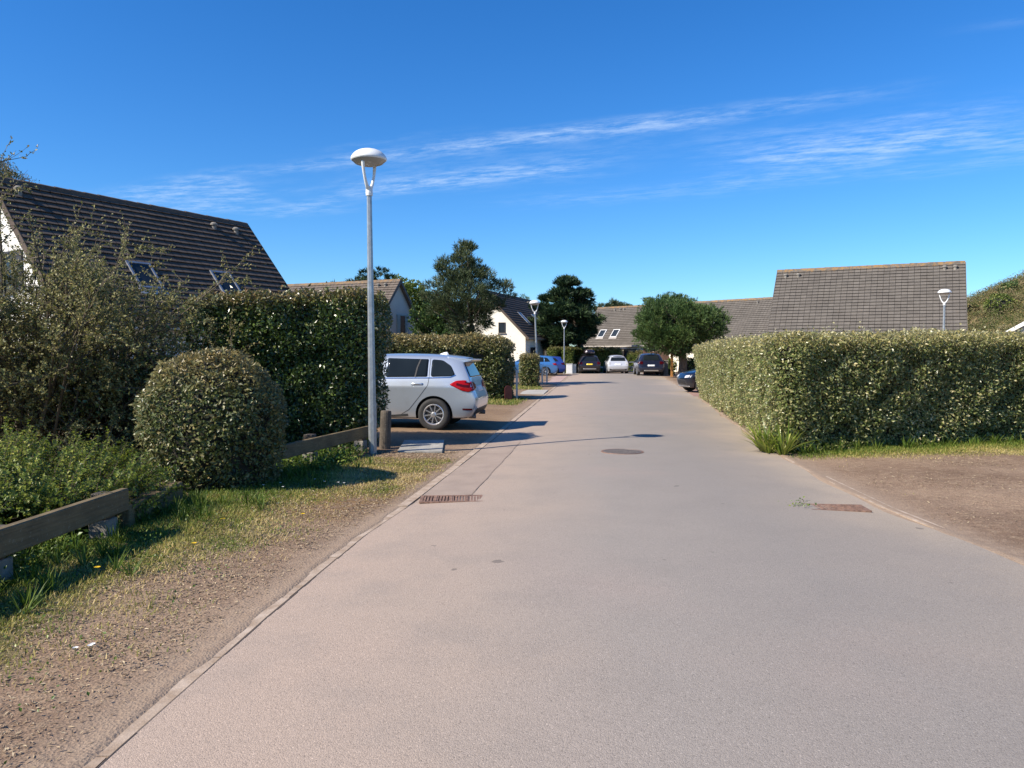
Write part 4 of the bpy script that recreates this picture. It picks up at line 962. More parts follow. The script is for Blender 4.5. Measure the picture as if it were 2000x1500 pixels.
# flowers, each its own little plant
def flower(kind, x_, y_, label):
    z_ = float(gz(x_, y_)); h_ = random.uniform(.04, .09); r_ = .020 if kind == 'yellow' else .013
    root = empty('dandelion' if kind == 'yellow' else 'daisy', (x_, y_, z_), 0, label, 'flower', 'yellow dandelions in the verge' if kind == 'yellow' else 'white daisies in the verge')
    mb = MB(); mb.tube([(0, 0, 0), (.004, .003, h_)], .002, 4); mb.build('stalk', M['weed'], root)
    mb = MB()
    for k in range(12):
        a = k * 2 * math.pi / 12; mb.add([(.004, .003, h_), (.004 + r_ * math.cos(a - .22), .003 + r_ * math.sin(a - .22), h_ + .006), (.004 + r_ * 1.15 * math.cos(a), .003 + r_ * 1.15 * math.sin(a), h_ + .007), (.004 + r_ * math.cos(a + .22), .003 + r_ * math.sin(a + .22), h_ + .006)], [(0, 1, 2, 3)])
    mb.build('flower_head', M['petal_yellow' if kind == 'yellow' else 'petal_white'], root)
for x_, y_ in ((-2.92, 5.35), (-2.62, 6.9), (-2.02, 7.35), (-3.72, 8.3), (-2.55, 6.1)):
    flower('yellow', x_, y_, 'yellow dandelion standing in the verge grass')
for x_, y_ in ((-2.28, 3.95), (-2.22, 3.98), (-2.24, 4.04), (-2.85, 8.75), (-2.7, 8.9), (-2.62, 8.72), (-2.2, 8.95), (-2.35, 9.1), (-1.95, 8.85), (-2.05, 9.0)):
    flower('white', x_, y_, 'tiny white daisy low in the verge grass')

# ---------------------------------------------------------------- trees
def tree(name, label, base, trunk_h, tr, cc, rad, n_lobe, lobe, tufts_, blades, bl, bw, mtl, shape=None, flat=.8, outw=.8, up=.3, fill=.35, cat='tree', group=None, bare=0, branch_r=.05):
    root = empty(name, (*base, 0), 0, label, cat, group)
    cc = np.array(cc, float); rad = np.array(rad, float)
    u = runit(n_lobe); rr = rs.uniform(fill, 1.0, n_lobe) ** .5; C = u * rr[:, None]
    if shape is not None: C[:, :2] *= shape(C[:, 2])[:, None]
    C = cc + C * rad; lr = lobe * rs.uniform(.65, 1.25, n_lobe)
    idx = np.repeat(np.arange(n_lobe), tufts_); d = runit(len(idx)); off = d * (rs.uniform(.25, 1, len(idx)) ** .5)[:, None] * lr[idx][:, None]; off[:, 2] *= flat
    P = C[idx] + off; ok = P[:, 2] > .5; P, off, idx = P[ok], off[ok], idx[ok]
    out = nrm((P - (cc - np.array([0, 0, rad[2] * .5]))) / rad); Dm = nrm(out * outw + nrm(off) * .5 + np.array([0, 0, up]))
    k = np.repeat(np.arange(len(P)), blades); T = nrm(Dm[k] + runit(len(k)) * .75)
    V, Fc = leaves(P[k] + runit(len(k)) * bl * .15, T, runit(len(k)), rs.uniform(.6, 1.25, len(k)) * bl, bw * rs.uniform(.7, 1.2, len(k)), .05)
    lv = rs.uniform(-.14, .16, n_lobe); rnd = np.clip(rs.uniform(0, .75, len(k)) + lv[idx][k] + .1, 0, 1)
    mk('crown', V, Fc, mtl, root, attrs={'rnd': np.repeat(rnd, 4)})
    mb = MB(); lean = cc[:2] * .6; top = cc[2] + rad[2] * .55; pts = []; rd = []
    for i in range(9):
        q_ = i / 8; pts.append((lean[0] * q_ ** 1.5 + .06 * math.sin(q_ * 7) * tr * 6, lean[1] * q_ ** 1.5 + .05 * math.cos(q_ * 6) * tr * 6 - .05 * tr * 6, -.1 + q_ * (top + .1))); rd.append(tr * (1.35 if i == 0 else 1) * (1 - .8 * q_))
    mb.tube(pts, rd, 9)
    order = np.argsort(-np.linalg.norm((C - cc) / rad, axis=1))[:34]
    for i in order:
        c_ = C[i]; q_ = min(.9, max(.28, (c_[2] * .75) / max(top, .1))); j = q_ * 8; a = int(j); p0 = Vector(pts[a]).lerp(Vector(pts[min(8, a + 1)]), j - a); p1 = Vector(c_); md = p0.lerp(p1, .5) + Vector((0, 0, -.08 * (p1 - p0).length))
        mb.tube([p0, md, p1], [branch_r * (1.1 - .6 * q_), branch_r * .6, branch_r * .2], 5)
    mb.build('trunk', M['bark'], root, smooth=True)
    return root
tree('pine_tree', 'loose grey-green pine with open twiggy crown before the cream house gable', (-1.95, 39.0), 2.5, .19, (-.35, 0, 4.7), (2.4, 2.0, 2.45), 140, .38, 30, 8, .26, .028, M['pine_grey'], shape=lambda z: np.where(z > 0, 1 - .66 * z, 1 + .7 * z), up=.7, outw=.5, fill=.1)
tree('pine_tree', 'dense rounded dark green pine over the wooden gate', (11.45, 52), 1.8, .34, (-.25, 0, 3.45), (3.0, 2.7, 1.85), 250, .62, 38, 8, .24, .036, M['pine'], flat=.75, up=.5, fill=.3, branch_r=.09)
tree('cypress_tree', 'tall blackish green cypress with layered sprays between the cream house and the row houses', (6.3, 69.4), 2.0, .35, (-1.6, 0, 4.8), (2.8, 2.2, 3.6), 95, .85, 62, 7, .46, .085, M['cypress'], flat=.32, up=.12, outw=1.1, fill=.2, shape=lambda z: 1 - .3 * np.maximum(z, 0) - .15 * np.maximum(-z, 0))
tree('broadleaf_tree', 'bright yellow-green leafy tree right behind the shaded grey gable', (-8.3, 58), 2.0, .25, (.2, 0, 4.2), (2.5, 2, 3.2), 110, .7, 50, 4, .20, .12, M['bright'], up=.3, fill=.25)
tree('broadleaf_tree', 'dark bushy tree filling the gap left of the grey-green pine trunk', (-4.7, 50), 1.5, .2, (0, 0, 3.0), (1.8, 1.6, 2.3), 80, .6, 44, 5, .2, .10, M['pine'], up=.3, fill=.25)
tree('cypress_tree', 'dark feathery tree top showing above the brown roof ridge', (-11.6, 64), 2.5, .3, (0, 0, 5.4), (3.4, 2, 3.2), 90, .8, 34, 7, .4, .07, M['cypress'], flat=.5, up=.6, fill=.3)
tree('pine_tree', 'low dark pine peeking over the cream house roof', (1.5, 93), 2, .25, (0, 0, 5.9), (3.3, 2.0, 2.7), 60, .65, 34, 7, .34, .05, M['pine'], up=.3, fill=.3)
tree('pine_tree', 'small domed pine rising behind the row house ridge', (12.9, 95), 3, .3, (0, 0, 6.2), (1.9, 1.6, 2.0), 60, .6, 34, 8, .34, .05, M['pine_grey'], up=.3, fill=.3)
tree('pine_tree', 'sparse little pine top just right of the tall cypress', (10.1, 93), 3, .22, (0, 0, 6.0), (1.3, 1.2, 1.7), 24, .45, 22, 8, .34, .05, M['pine_grey'], up=.6, fill=.3)
tree('pine_tree', 'dark pine tops peeking out above the rounded pine', (17.0, 84), 3, .3, (0, 0, 6.4), (3.2, 1.6, 1.6), 60, .55, 30, 8, .34, .055, M['pine'], up=.4, fill=.3)

# ---------------------------------------------------------------- cars
def poly_round(pts, r, n=4):
    out = []; m_ = len(pts)
    for i in range(m_):
        p0, p1, p2 = (np.array(pts[(i + k) % m_], float) for k in (-1, 0, 1)); l0, l1 = np.linalg.norm(p0 - p1), np.linalg.norm(p2 - p1); rr = min(r, .45 * l0, .45 * l1)
        s = p1 + (p0 - p1) / l0 * rr; e = p1 + (p2 - p1) / l1 * rr
        for k in range(n + 1):
            u = k / n; out.append((1 - u) ** 2 * s + 2 * u * (1 - u) * p1 + u * u * e)
    return out

class Car:
    def __init__(s, name, label, loc, yaw, pm, L=4.3, W=1.78, H=1.5, zb=.19, belt=.98, cowl=1.02, sp=.30, wr=.32, wu=(.90, 3.5), group='cars parked along the road', rear_low=None, hood=.86, tub=.0, tumble=.70):
        s.root = empty(name, loc, yaw, label, 'car', group); s.W = W; s.L = L; s.H = H; s.wr = wr; s.wu = wu; s.pm = pm; s.zb = zb; s.belt = belt
        uC, uW = L - 1.12, L - 1.98
        S = []   # each: u[8], y[8], z[8]
        hw = W / 2
        def st(uL, uU, ztop, cabin, wf=1.0, zbelt=None, yr=None, drop=.085):
            zB = zbelt or belt; ze = ztop - drop if cabin else max(zB + .035, ztop - .045)
            y5 = (tumble if cabin else .80) if yr is None else yr
            u = [uL] * 6 + [uU] * 3
            y = [0, .90 * hw * wf, .965 * hw * wf, .985 * hw * wf, 1.0 * hw * wf, .945 * hw * wf, y5 * hw * wf, (y5 - .22) * hw * wf, 0]
            z = [zb, zb, .42, .68, zB - .15, zB, ze, ztop - .018, ztop]; S.append((u, y, z))
        # rear cap
        u = [.16, .12, .0, .0, .10, .15, sp + .08, sp + .03, sp]; yf = .93
        S.append((u, [0, .86 * hw * yf, .97 * hw * yf, hw * yf * .99, .985 * hw * yf, .93 * hw * yf, tumble * .96 * hw * yf, (tumble - .22) * hw * yf, 0], [zb + .07, zb + .05, .46, .66, belt - .15, belt + .01, H - .165, H - .105, H - .095]))
        st(.22, sp + .22, H - .055, True, .975); st(.62, sp + .55, H - .02, True, .998)
        st(1.35, 1.45, H - .003, True); st(2.0, 2.05, H, True); st(uW - .12, uW - .12, H - .035, True)
        st(uW + .22, uW + .22, H - .16, True, 1, yr=tumble + .02, drop=.07); st(uC - .08, uC - .08, cowl + .045, False, 1, yr=.82)
        st(uC + .22, uC + .2, cowl - .02, False, 1, zbelt=min(belt, cowl - .07)); st(L - .42, L - .45, hood + .03, False, .955, zbelt=hood - .05)
        u = [L - .16, L - .13, L - .02, L, L - .03, L - .10, L - .17, L - .15, L - .14]
        S.append((u, [0, .74 * hw, .80 * hw, .82 * hw, .81 * hw, .78 * hw, .66 * hw, .44 * hw, 0], [zb + .03, zb + .02, .42, .56, .5 * (.56 + hood - .13), hood - .13, hood - .07, hood - .04, hood - .03]))
        vs = []; ix = {}
        for i, (u, y, z) in enumerate(S):
            for j in range(9):
                for sg in (1, -1):
                    if j in (0, 8) and sg < 0: ix[i, j, sg] = ix[i, j, 1]; continue
                    ix[i, j, sg] = len(vs); vs.append((u[j], sg * y[j], z[j]))
        fs = []
        for i in range(len(S) - 1):
            for j in range(8):
                for sg in (1, -1):
                    f = [ix[i, j, sg], ix[i + 1, j, sg], ix[i + 1, j + 1, sg], ix[i, j + 1, sg]]; fs.append(f if sg < 0 else f[::-1])
        for i in (0, len(S) - 1):
            for j in range(8):
                f = [ix[i, j, 1], ix[i, j, -1], ix[i, j + 1, -1], ix[i, j + 1, 1]]; f = [v for k, v in enumerate(f) if v not in f[:k]]; fs.append(f[::-1] if i == 0 else f)
        me = bpy.data.meshes.new('body_cage'); me.from_pydata(vs, [], fs); me.update()
        bm = bmesh.new(); bm.from_mesh(me); bmesh.ops.recalc_face_normals(bm, faces=bm.faces)
        cr = bm.edges.layers.float.new('crease_edge'); n_s = len(S)
        bm.verts.ensure_lookup_table()
        rev = {}
        for (i, j, sg), v in ix.items(): rev.setdefault(v, (i, j))
        for e in bm.edges:
            (i0, j0), (i1, j1) = rev[e.verts[0].index], rev[e.verts[1].index]
            if j0 == j1 and i0 != i1: e[cr] = {1: .5, 4: .6, 5: .4, 6: .35}.get(j0, 0)
            elif i0 == i1 == 0: e[cr] = .45
            if i0 == i1 == 0 and j0 == j1: e[cr] = {3: .6, 6: .5}.get(j0, 0)
            elif i0 == i1 == n_s - 1: e[cr] = .25
        bm.to_mesh(me); bm.free()
        tmp = bpy.data.objects.new('body_cage', me); COL.objects.link(tmp)
        sub = tmp.modifiers.new('s', 'SUBSURF'); sub.levels = 3; sub.render_levels = 3
        dg = bpy.context.evaluated_depsgraph_get(); ev = tmp.evaluated_get(dg).to_mesh()
        s.bvh = BVHTree.FromPolygons([v.co.copy() for v in ev.vertices], [tuple(p_.vertices) for p_ in ev.polygons]); tmp.evaluated_get(dg).to_mesh_clear()
        cut = MB(); ra = wr + .055
        for uu_ in wu:
            for sg in (1, -1):
                T = Matrix.Translation((uu_, sg * (hw - .30), wr)) @ Matrix.Rotation(-sg * math.pi / 2, 4, 'X'); cut.lathe([(ra, 0), (ra, .8)], 40, T)
        cu = mk('arch_cut', cut.v, cut.f, M['black_plastic'])
        b = tmp.modifiers.new('b', 'BOOLEAN'); b.object = cu; b.operation = 'DIFFERENCE'; b.solver = 'EXACT'
        dg = bpy.context.evaluated_depsgraph_get(); bme = bpy.data.meshes.new_from_object(tmp.evaluated_get(dg)); bme.name = 'body'
        bme.materials.clear(); bme.materials.append(pm); bme.materials.append(M['black_plastic'])
        mi = []
        for p_ in bme.polygons:
            c = p_.center; inn = False
            for uu_ in wu:
                dd = math.hypot(c.x - uu_, c.z - wr)
                if dd < ra + .003 and abs(c.y) < hw - .0 and (abs(p_.normal.y) < .3 and abs(dd - ra) < .02 or abs(abs(c.y) - (hw - .30)) < .01 and dd < ra): inn = True
            mi.append(1 if inn or (c.z < zb + .03) else 0)
        bme.polygons.foreach_set('material_index', mi); bme.polygons.foreach_set('use_smooth', [True] * len(mi))
        for o_ in (tmp, cu):
            md_ = o_.data; bpy.data.objects.remove(o_); bpy.data.meshes.remove(md_)
        s.body = bpy.data.objects.new('body', bme); COL.objects.link(s.body); s.body.parent = s.root
        try: bme.set_sharp_from_angle(angle=R(38))
        except Exception: pass
    def hit(s, ax, a, b, sg=1):
        if ax == 'side': o_, d = Vector((a, sg * 3, b)), Vector((0, -sg, 0))
        elif ax == 'rear': o_, d = Vector((-2, a, b)), Vector((1, 0, 0))
        elif ax == 'front': o_, d = Vector((s.L + 2, a, b)), Vector((-1, 0, 0))
        else: o_, d = Vector((a, b, 4)), Vector((0, 0, -1))
        h = s.bvh.ray_cast(o_, d)
        if h[0] is None: h = s.bvh.find_nearest(o_ + d * (1.5))
        nn = h[1]; nn = nn if nn.dot(d) < 0 else -nn
        return h[0], nn
    def decal(s, name, ax, pts, m_, off=.004, sg=1, r=.03, parent=None, rings=7, rim=True, dome=0.0, mb=None):
        B = poly_round(pts, r); c = sum(B) / len(B); n = len(B); own = mb is None; mb = mb or MB(); V = []
        K = rings
        for k in range(1, K + 1):
            for p_ in B:
                q_ = c + (p_ - c) * (k / K); P, N = s.hit(ax, q_[0], q_[1], sg); V.append(P + N * (off + dome * (1 - (k / K) ** 2)))
        P, N = s.hit(ax, c[0], c[1], sg); V.append(P + N * (off + dome)); ci = len(V) - 1
        fs = [(ci, i, (i + 1) % n) for i in range(n)]
        for k in range(K - 1):
            for i in range(n): fs.append((k * n + i, (k + 1) * n + i, (k + 1) * n + (i + 1) % n, k * n + (i + 1) % n))
        if rim:
            b0 = len(V)
            for p_ in B: P, N = s.hit(ax, p_[0], p_[1], sg); V.append(P - N * .006)
            for i in range(n): fs.append(((K - 1) * n + i, b0 + i, b0 + (i + 1) % n, (K - 1) * n + (i + 1) % n))
        # orientation
        a_, b_, c_ = V[fs[0][0]], V[fs[0][1]], V[fs[0][2]]; nn = (b_ - a_).cross(c_ - a_)
        if nn.dot(N) < 0: fs = [f[::-1] for f in fs]
        mb.add(V, fs)
        if own: return mb.build(name, m_, parent or s.root, smooth=True)
    def ribbon(s, mb, ax, pts, wd, off=.003, sg=1):
        pts = [np.array(p_, float) for p_ in pts]; dense = []
        for a, b in zip(pts[:-1], pts[1:]):
            n = max(2, int(np.linalg.norm(b - a) / .05)); dense += [a + (b - a) * k / n for k in range(n)]
        dense.append(pts[-1]); V = []
        for i, p_ in enumerate(dense):
            t_ = dense[min(i + 1, len(dense) - 1)] - dense[max(i - 1, 0)]; t_ = t_ / np.linalg.norm(t_); nn = np.array([-t_[1], t_[0]]) * wd / 2
            for q_ in (p_ - nn, p_ + nn): P, N = s.hit(ax, q_[0], q_[1], sg); V.append(P + N * off)
        fs = [(2 * i, 2 * i + 1, 2 * i + 3, 2 * i + 2) for i in range(len(dense) - 1)]; mb.add(V, fs)
    def wheels(s, spokes=10, detail=True):
        hw = s.W / 2; wr = s.wr; rim = wr * .64
        for uu_ in s.wu:
            for sg in (1, -1):
                T = Matrix.Translation((uu_, sg * (hw - .115), wr)) @ Matrix.Rotation(-sg * math.pi / 2, 4, 'X')
                w_ = empty('wheel', (uu_, sg * (hw - .115), wr)); w_.parent = s.root; T = Matrix.Rotation(-sg * math.pi / 2, 4, 'X')
                mb = MB(); mb.lathe([(rim + .005, -.10), (wr * .93, -.105), (wr, -.075), (wr + .001, .05), (wr * .985, .085), (wr * .93, .103), (wr * .80, .110), (rim + .004, .098)], 40 if detail else 20, T, caps=False); mb.build('tyre', M['tyre'], w_, smooth=True)
                mb = MB(); mb.lathe([(rim + .006, .098), (rim - .008, .102), (rim - .022, .088), (rim - .03, -.05)], 40 if detail else 20, T, caps=False)
                mb.lathe([(.058, .06), (.055, .088), (.035, .095), (.001, .096)], 16, T, caps=False)
                for k in range(spokes):
                    a = 2 * math.pi * k / spokes + .13; dx, dy = math.cos(a), math.sin(a); ox, oy = -dy, dx; vs = []
                    for rr_, hwid, z1 in ((.035, .017, .085), (rim * .55, .013, .090), (rim - .010, .019, .094)):
                        for sx, zo in ((-1, z1 - .03), (1, z1 - .03), (.6, z1), (-.6, z1)): vs.append(T @ Vector((dx * rr_ + ox * hwid * sx, dy * rr_ + oy * hwid * sx, zo)))
                    fs = []
                    for q_ in range(2):
                        for e in range(4): fs.append((q_ * 4 + e, q_ * 4 + (e + 1) % 4, q_ * 4 + 4 + (e + 1) % 4, q_ * 4 + 4 + e))
                    mb.add(vs, fs)
                mb.build('rim', M['alloy'], w_)
                mb = MB(); mb.lathe([(rim - .02, -.02), (.001, -.02)], 24, T, caps=False); mb.lathe([(rim * .72, .01), (rim * .72, .025), (.03, .025)], 24, T, caps=False); mb.build('brake_disc', M['iron_grey'] if detail else M['black_plastic'], w_)

def std_car(name, label, loc, yaw, pm, rear=True, front=False, plate=None, lights='light_red', sides=True, kw=None, rear_tail=None, group='cars parked along the road'):
    c = Car(name, label, loc, yaw, pm, group=group, **(kw or {})); L, H, W, bl = c.L, c.H, c.W, c.belt; hw = W / 2; zt = H - .16
    if sides:
        for sg in (1, -1):
            c.decal('side_window', 'side', [(.55, bl + .07), (.98, bl + .05), (.98, zt), (.78, zt - .04)], M['car_glass'], sg=sg)
            c.decal('side_window', 'side', [(1.04, bl + .05), (1.86, bl + .045), (1.86, zt + .015), (1.04, zt + .005)], M['car_glass'], sg=sg)
            c.decal('side_window', 'side', [(1.94, bl + .045), (L - 1.28, bl + .04), (L - 1.75, zt - .04), (L - 2.0, zt + .01), (1.94, zt + .015)], M['car_glass'], sg=sg)
            mb = MB(); c.ribbon(mb, 'side', [(1.9, bl + .03), (1.9, .30)], .012, sg=sg); c.ribbon(mb, 'side', [(1.02, bl), (1.14, .66), (1.28, .42)], .012, sg=sg); mb.build('door_seam', M['seam'], c.root)
            c.decal('door_handle', 'side', [(1.16, bl - .13), (1.36, bl - .13), (1.36, bl - .09), (1.16, bl - .09)], pm, off=.018, sg=sg, r=.02, rings=2)
    if rear:
        c.decal('rear_window', 'rear', [(-.62, bl + .06), (.62, bl + .06), (.54, H - .20), (-.54, H - .20)], M['car_glass'], r=.06)
        for sg in (1, -1):
            mb = MB(); a, b = sorted((sg * .60, sg * .80)); c.decal('', 'rear', [(a, bl - .22), (b, bl - .22), (b, bl - .01), (a, bl - .03)], None, off=.012, mb=mb)
            c.decal('', 'side', [(.06, bl - .22), (.32, bl - .17), (.40, bl - .06), (.10, bl - .01)], None, off=.012, sg=sg, mb=mb); mb.build('tail_light', M[lights], c.root, smooth=True)
        c.decal('rear_bumper', 'rear', [(-.80, zb_ := c.zb + .08), (.80, zb_), (.78, .40), (-.78, .40)], M['black_plastic'], off=.008, r=.04)
        c.decal('bumper_trim', 'rear', [(-.55, .36), (.55, .36), (.5, .44), (-.5, .44)], M['alloy'], off=.014, r=.03)
        if plate: c.decal('number_plate', 'rear', [(-.26, .71), (.26, .71), (.26, .82), (-.26, .82)], M[plate], off=.016, r=.012, rings=3)
    if front:
        c.decal('windscreen', 'front', [(-.66, c.H * .70), (.66, c.H * .70), (.54, H - .14), (-.54, H - .14)], M['car_glass'], r=.05)
        for sg in (1, -1):
            a, b = sorted((sg * .40, sg * .68)); c.decal('headlight', 'front', [(a, .60), (b, .63), (b, .73), (a, .70)], M['light_clear'], off=.012)
        c.decal('grille', 'front', [(-.42, .34), (.42, .34), (.40, .52), (-.40, .52)], M['black_plastic'], off=.008); c.decal('bumper_trim', 'front', [(-.62, .25), (.62, .25), (.62, .29), (-.62, .29)], M['alloy'], off=.012, r=.01)
    c.wheels(5, False)
    return c

P_SIL = paint('silver_blue_paint', (.50, .555, .62), .55, .30); P_BLUE = paint('light_blue_paint', (.07, .24, .55), .4); P_DBLUE = paint('deep_blue_paint', (.03, .075, .33), .4)
P_BLACK = paint('black_car_paint', (.018, .014, .017), .2, .3); P_WHITE = paint('silver_white_paint', (.66, .67, .69), .3, .3); P_NAVY = paint('navy_car_paint', (.016, .022, .05), .3, .28); P_DARK = paint('dark_blue_car_paint', (.008, .011, .02), .3, .25)

# the silver people carrier, tail to the road
c = Car('parked_car', 'silver-blue people carrier parked nose-in behind the tall dark hedge, tail towards the road', (-.62, 16.61, .02), R(173), P_SIL, L=4.45, W=1.80, H=1.61, zb=.24, belt=1.06, cowl=1.10, sp=.25, wr=.335, wu=(.90, 3.68), hood=.95, tumble=.73)
for sg in (1, -1):
    c.decal('quarter_window', 'side', [(.46, 1.155), (.53, 1.125), (.97, 1.115), (.97, 1.475), (.74, 1.455), (.56, 1.34)], M['car_glass'], sg=sg, r=.05)
    c.decal('door_window', 'side', [(1.04, 1.115), (1.92, 1.105), (1.92, 1.50), (1.04, 1.478)], M['car_glass'], sg=sg, r=.03)
    c.decal('door_window', 'side', [(2.0, 1.105), (3.1, 1.10), (2.66, 1.43), (2.42, 1.49), (2.0, 1.505)], M['car_glass'], sg=sg, r=.03)
    mb = MB(); c.ribbon(mb, 'side', [(1.30, 1.11), (1.27, 1.30), (1.21, 1.48)], .028, .009, sg); mb.build('window_bar', M['black_plastic'], c.root)
    mb = MB(); c.ribbon(mb, 'side', [(.45, 1.15), (.55, 1.105), (.97, 1.092), (1.9, 1.085), (3.1, 1.08)], .018, .008, sg); mb.build('window_trim', M['chrome'], c.root)
    mb = MB(); c.ribbon(mb, 'side', [(1.005, 1.50), (1.005, 1.08), (1.02, .94), (1.22, .68), (1.42, .44), (1.60, .33), (2.0, .30)], .011, .003, sg); c.ribbon(mb, 'side', [(1.96, 1.5), (1.96, .30)], .011, .003, sg); mb.build('door_seam', M['seam'], c.root)
    mb = MB(); c.ribbon(mb, 'side', [(1.45, .325), (1.75, .30), (2.6, .30), (3.3, .33)], .05, .004, sg); mb.build('sill_line', M['seam'], c.root)
    o = c.decal('door_handle', 'side', [(1.12, .945), (1.38, .945), (1.38, .988), (1.12, .988)], P_SIL, off=.012, sg=sg, r=.022, rings=3, dome=.02)
    mb = MB()
    c.decal('', 'side', [(.57, .955), (.43, 1.035), (.26, 1.045), (.06, 1.0), (.05, .84), (.17, .80), (.30, .83)], None, off=.012, sg=sg, r=.04, mb=mb)
    a = [(.45, .875), (.80, .83), (.80, 1.02), (.62, 1.02), (.45, .95)]; a = [(sg * y_, z_) for y_, z_ in a]; c.decal('', 'rear', a, None, off=.014, r=.03, mb=mb)
    tl = mb.build('tail_light', M['light_red'], c.root, smooth=True)
    mb = MB(); c.ribbon(mb, 'side', [(.42, .965), (.28, .93), (.10, .915)], .045, .0165, sg); c.ribbon(mb, 'side', [(.25, 1.00), (.10, .975)], .02, .0165, sg); mb.build('lens_band', M['light_dark'], tl)
    mb = MB(); c.ribbon(mb, 'side', [(.10, .445), (.30, .45)], .035, .006, sg); mb.build('reflector', M['light_dark'], c.root)
    mb = MB(); T = Matrix.Translation((.16, sg * .62, .29)) @ Matrix.Rotation(-math.pi / 2, 4, 'Y'); mb.lathe([(.045, -.04), (.048, .10), (.036, .10), (.034, .0)], 16, T, caps=False); mb.build('exhaust_tip', M['iron_grey'], c.root, smooth=True)
    # mirror
    mb = MB(); mb.lathe([(.02, -.10), (.075, -.07), (.095, 0), (.08, .07), (.02, .10)], 12, Matrix.Translation((3.12, sg * 1.02, 1.10)) @ Matrix.Scale(1.5, 4, (0, 0, 1)) @ Matrix.Rotation(math.pi / 2, 4, 'X')); mb.build('wing_mirror', P_SIL, c.root, smooth=True)
c.decal('rear_window', 'rear', [(-.70, 1.10), (.70, 1.10), (.58, 1.40), (-.58, 1.40)], M['car_glass'], r=.07)
c.decal('number_plate', 'rear', [(-.26, .80), (.26, .80), (.26, .91), (-.26, .91)], M['plate_white'], off=.012, r=.012, rings=3)
c.decal('rear_bumper', 'rear', [(-.74, .33), (.74, .33), (.70, .46), (-.70, .46)], M['black_plastic'], off=.006, r=.05)
# spoiler over the rear window and the roof antenna fin
mb = MB()
sv = [(.68, -.58, 1.535), (.68, .58, 1.535), (.12, .60, 1.472), (.12, -.60, 1.472), (.55, -.60, 1.36), (.55, .60, 1.36), (.16, .58, 1.43), (.16, -.58, 1.43)]
mb.add(sv, [(0, 3, 2, 1), (4, 5, 6, 7), (0, 1, 5, 4), (1, 2, 6, 5), (2, 3, 7, 6), (3, 0, 4, 7)]); mb.build('spoiler', P_SIL, c.root, bevel=.018)
mb = MB(); mb.add([(1.02, 0, 1.565), (.80, .035, 1.55), (.74, 0, 1.55), (.80, -.035, 1.55), (.79, 0, 1.632), (.85, 0, 1.625)], [(0, 1, 5), (1, 4, 5), (1, 2, 4), (2, 3, 4), (3, 5, 4), (3, 0, 5)]); mb.build('antenna_fin', M['lamp_white'], c.root)
c.wheels(10, True)

std_car('parked_car', 'light blue estate car parked beyond the small hedge stub, nearer of the two blue cars', (3.35, 56.9, .02), R(180), P_BLUE, kw=dict(L=4.35, W=1.78, H=1.52), plate='plate_white', lights='light_red')
std_car('parked_car', 'deep blue car parked just beyond the light blue estate car', (4.1, 59.3, .02), R(180), P_DBLUE, kw=dict(L=4.3, W=1.78, H=1.48), plate='plate_white', lights='light_dark')
c = std_car('parked_car', 'dark car with yellow number plate and a roof box', (6.33, 62.6, .02), R(88), P_BLACK, kw=dict(L=4.4, W=1.84, H=1.55), plate='plate_yellow', lights='light_dark')
mb = MB(); mb.beam((1.0, -.1, 1.64), (2.3, -.1, 1.64), .05, .05); mb.beam((1.1, -.65, 1.58), (1.1, .55, 1.58), .04, .04); mb.beam((2.2, -.65, 1.58), (2.2, .55, 1.58), .04, .04); mb.build('roof_bars', M['black_plastic'], c.root)
mb = MB(); pf = [(.38, 0), (.44, .06), (.42, .22), (.30, .33)]
for k, (x_, sc_) in enumerate(((.55, .8), (.7, 1), (2.3, 1), (2.7, .6))):
    pass
bx = [(.55, .30, .16), (.65, .40, .28), (2.2, .42, .36), (2.75, .25, .18)]; vs = []
for x_, w_, h_ in bx:
    for y_, z_ in ((-w_, 0), (w_, 0), (w_ * 1.03, h_ * .45), (w_ * .75, h_), (-w_ * .75, h_), (-w_ * 1.03, h_ * .45)): vs.append((x_, y_ - .05, 1.64 + z_))
fs = [tuple(range(6)), tuple(range(18, 24))[::-1]] + [(k * 6 + i, k * 6 + 6 + i, k * 6 + 6 + (i + 1) % 6, k * 6 + (i + 1) % 6) for k in range(3) for i in range(6)]
mb = MB(); mb.add(vs, fs); rb = mb.build('roof_box', paint('plum_black_plastic', (.045, .028, .045), .1, .3), None, bevel=.04)
rb.location = c.root.location; rb.rotation_euler = c.root.rotation_euler
rb.data.transform(Matrix.Translation((0, 0, -1.64))); rb.location.z += 1.65
tag(rb, 'dark plum roof box on the roof of the dark car with the yellow plate', 'roof box')
std_car('parked_car', 'silver-white hatchback with white number plate and dark lower bumper', (8.57, 62.0, .02), R(89), P_WHITE, kw=dict(L=4.08, W=1.76, H=1.54, tumble=.64), plate='plate_white', lights='light_clear')
std_car('parked_car', 'large navy four-by-four parked at the road edge before the wooden gate', (10.12, 55.8, .02), R(86), P_NAVY, kw=dict(L=4.6, W=1.95, H=1.68, zb=.28, belt=1.08, cowl=1.12, hood=1.0, wr=.36, wu=(.95, 3.7)), plate='plate_white', lights='light_dark')
std_car('parked_car', 'dark blue car with shiny bonnet poking out behind the end of the pale hedge', (11.2, 32.75, .02), R(188), P_DARK, rear=True, front=True, kw=dict(L=4.2, W=1.75, H=1.45), lights='light_dark')

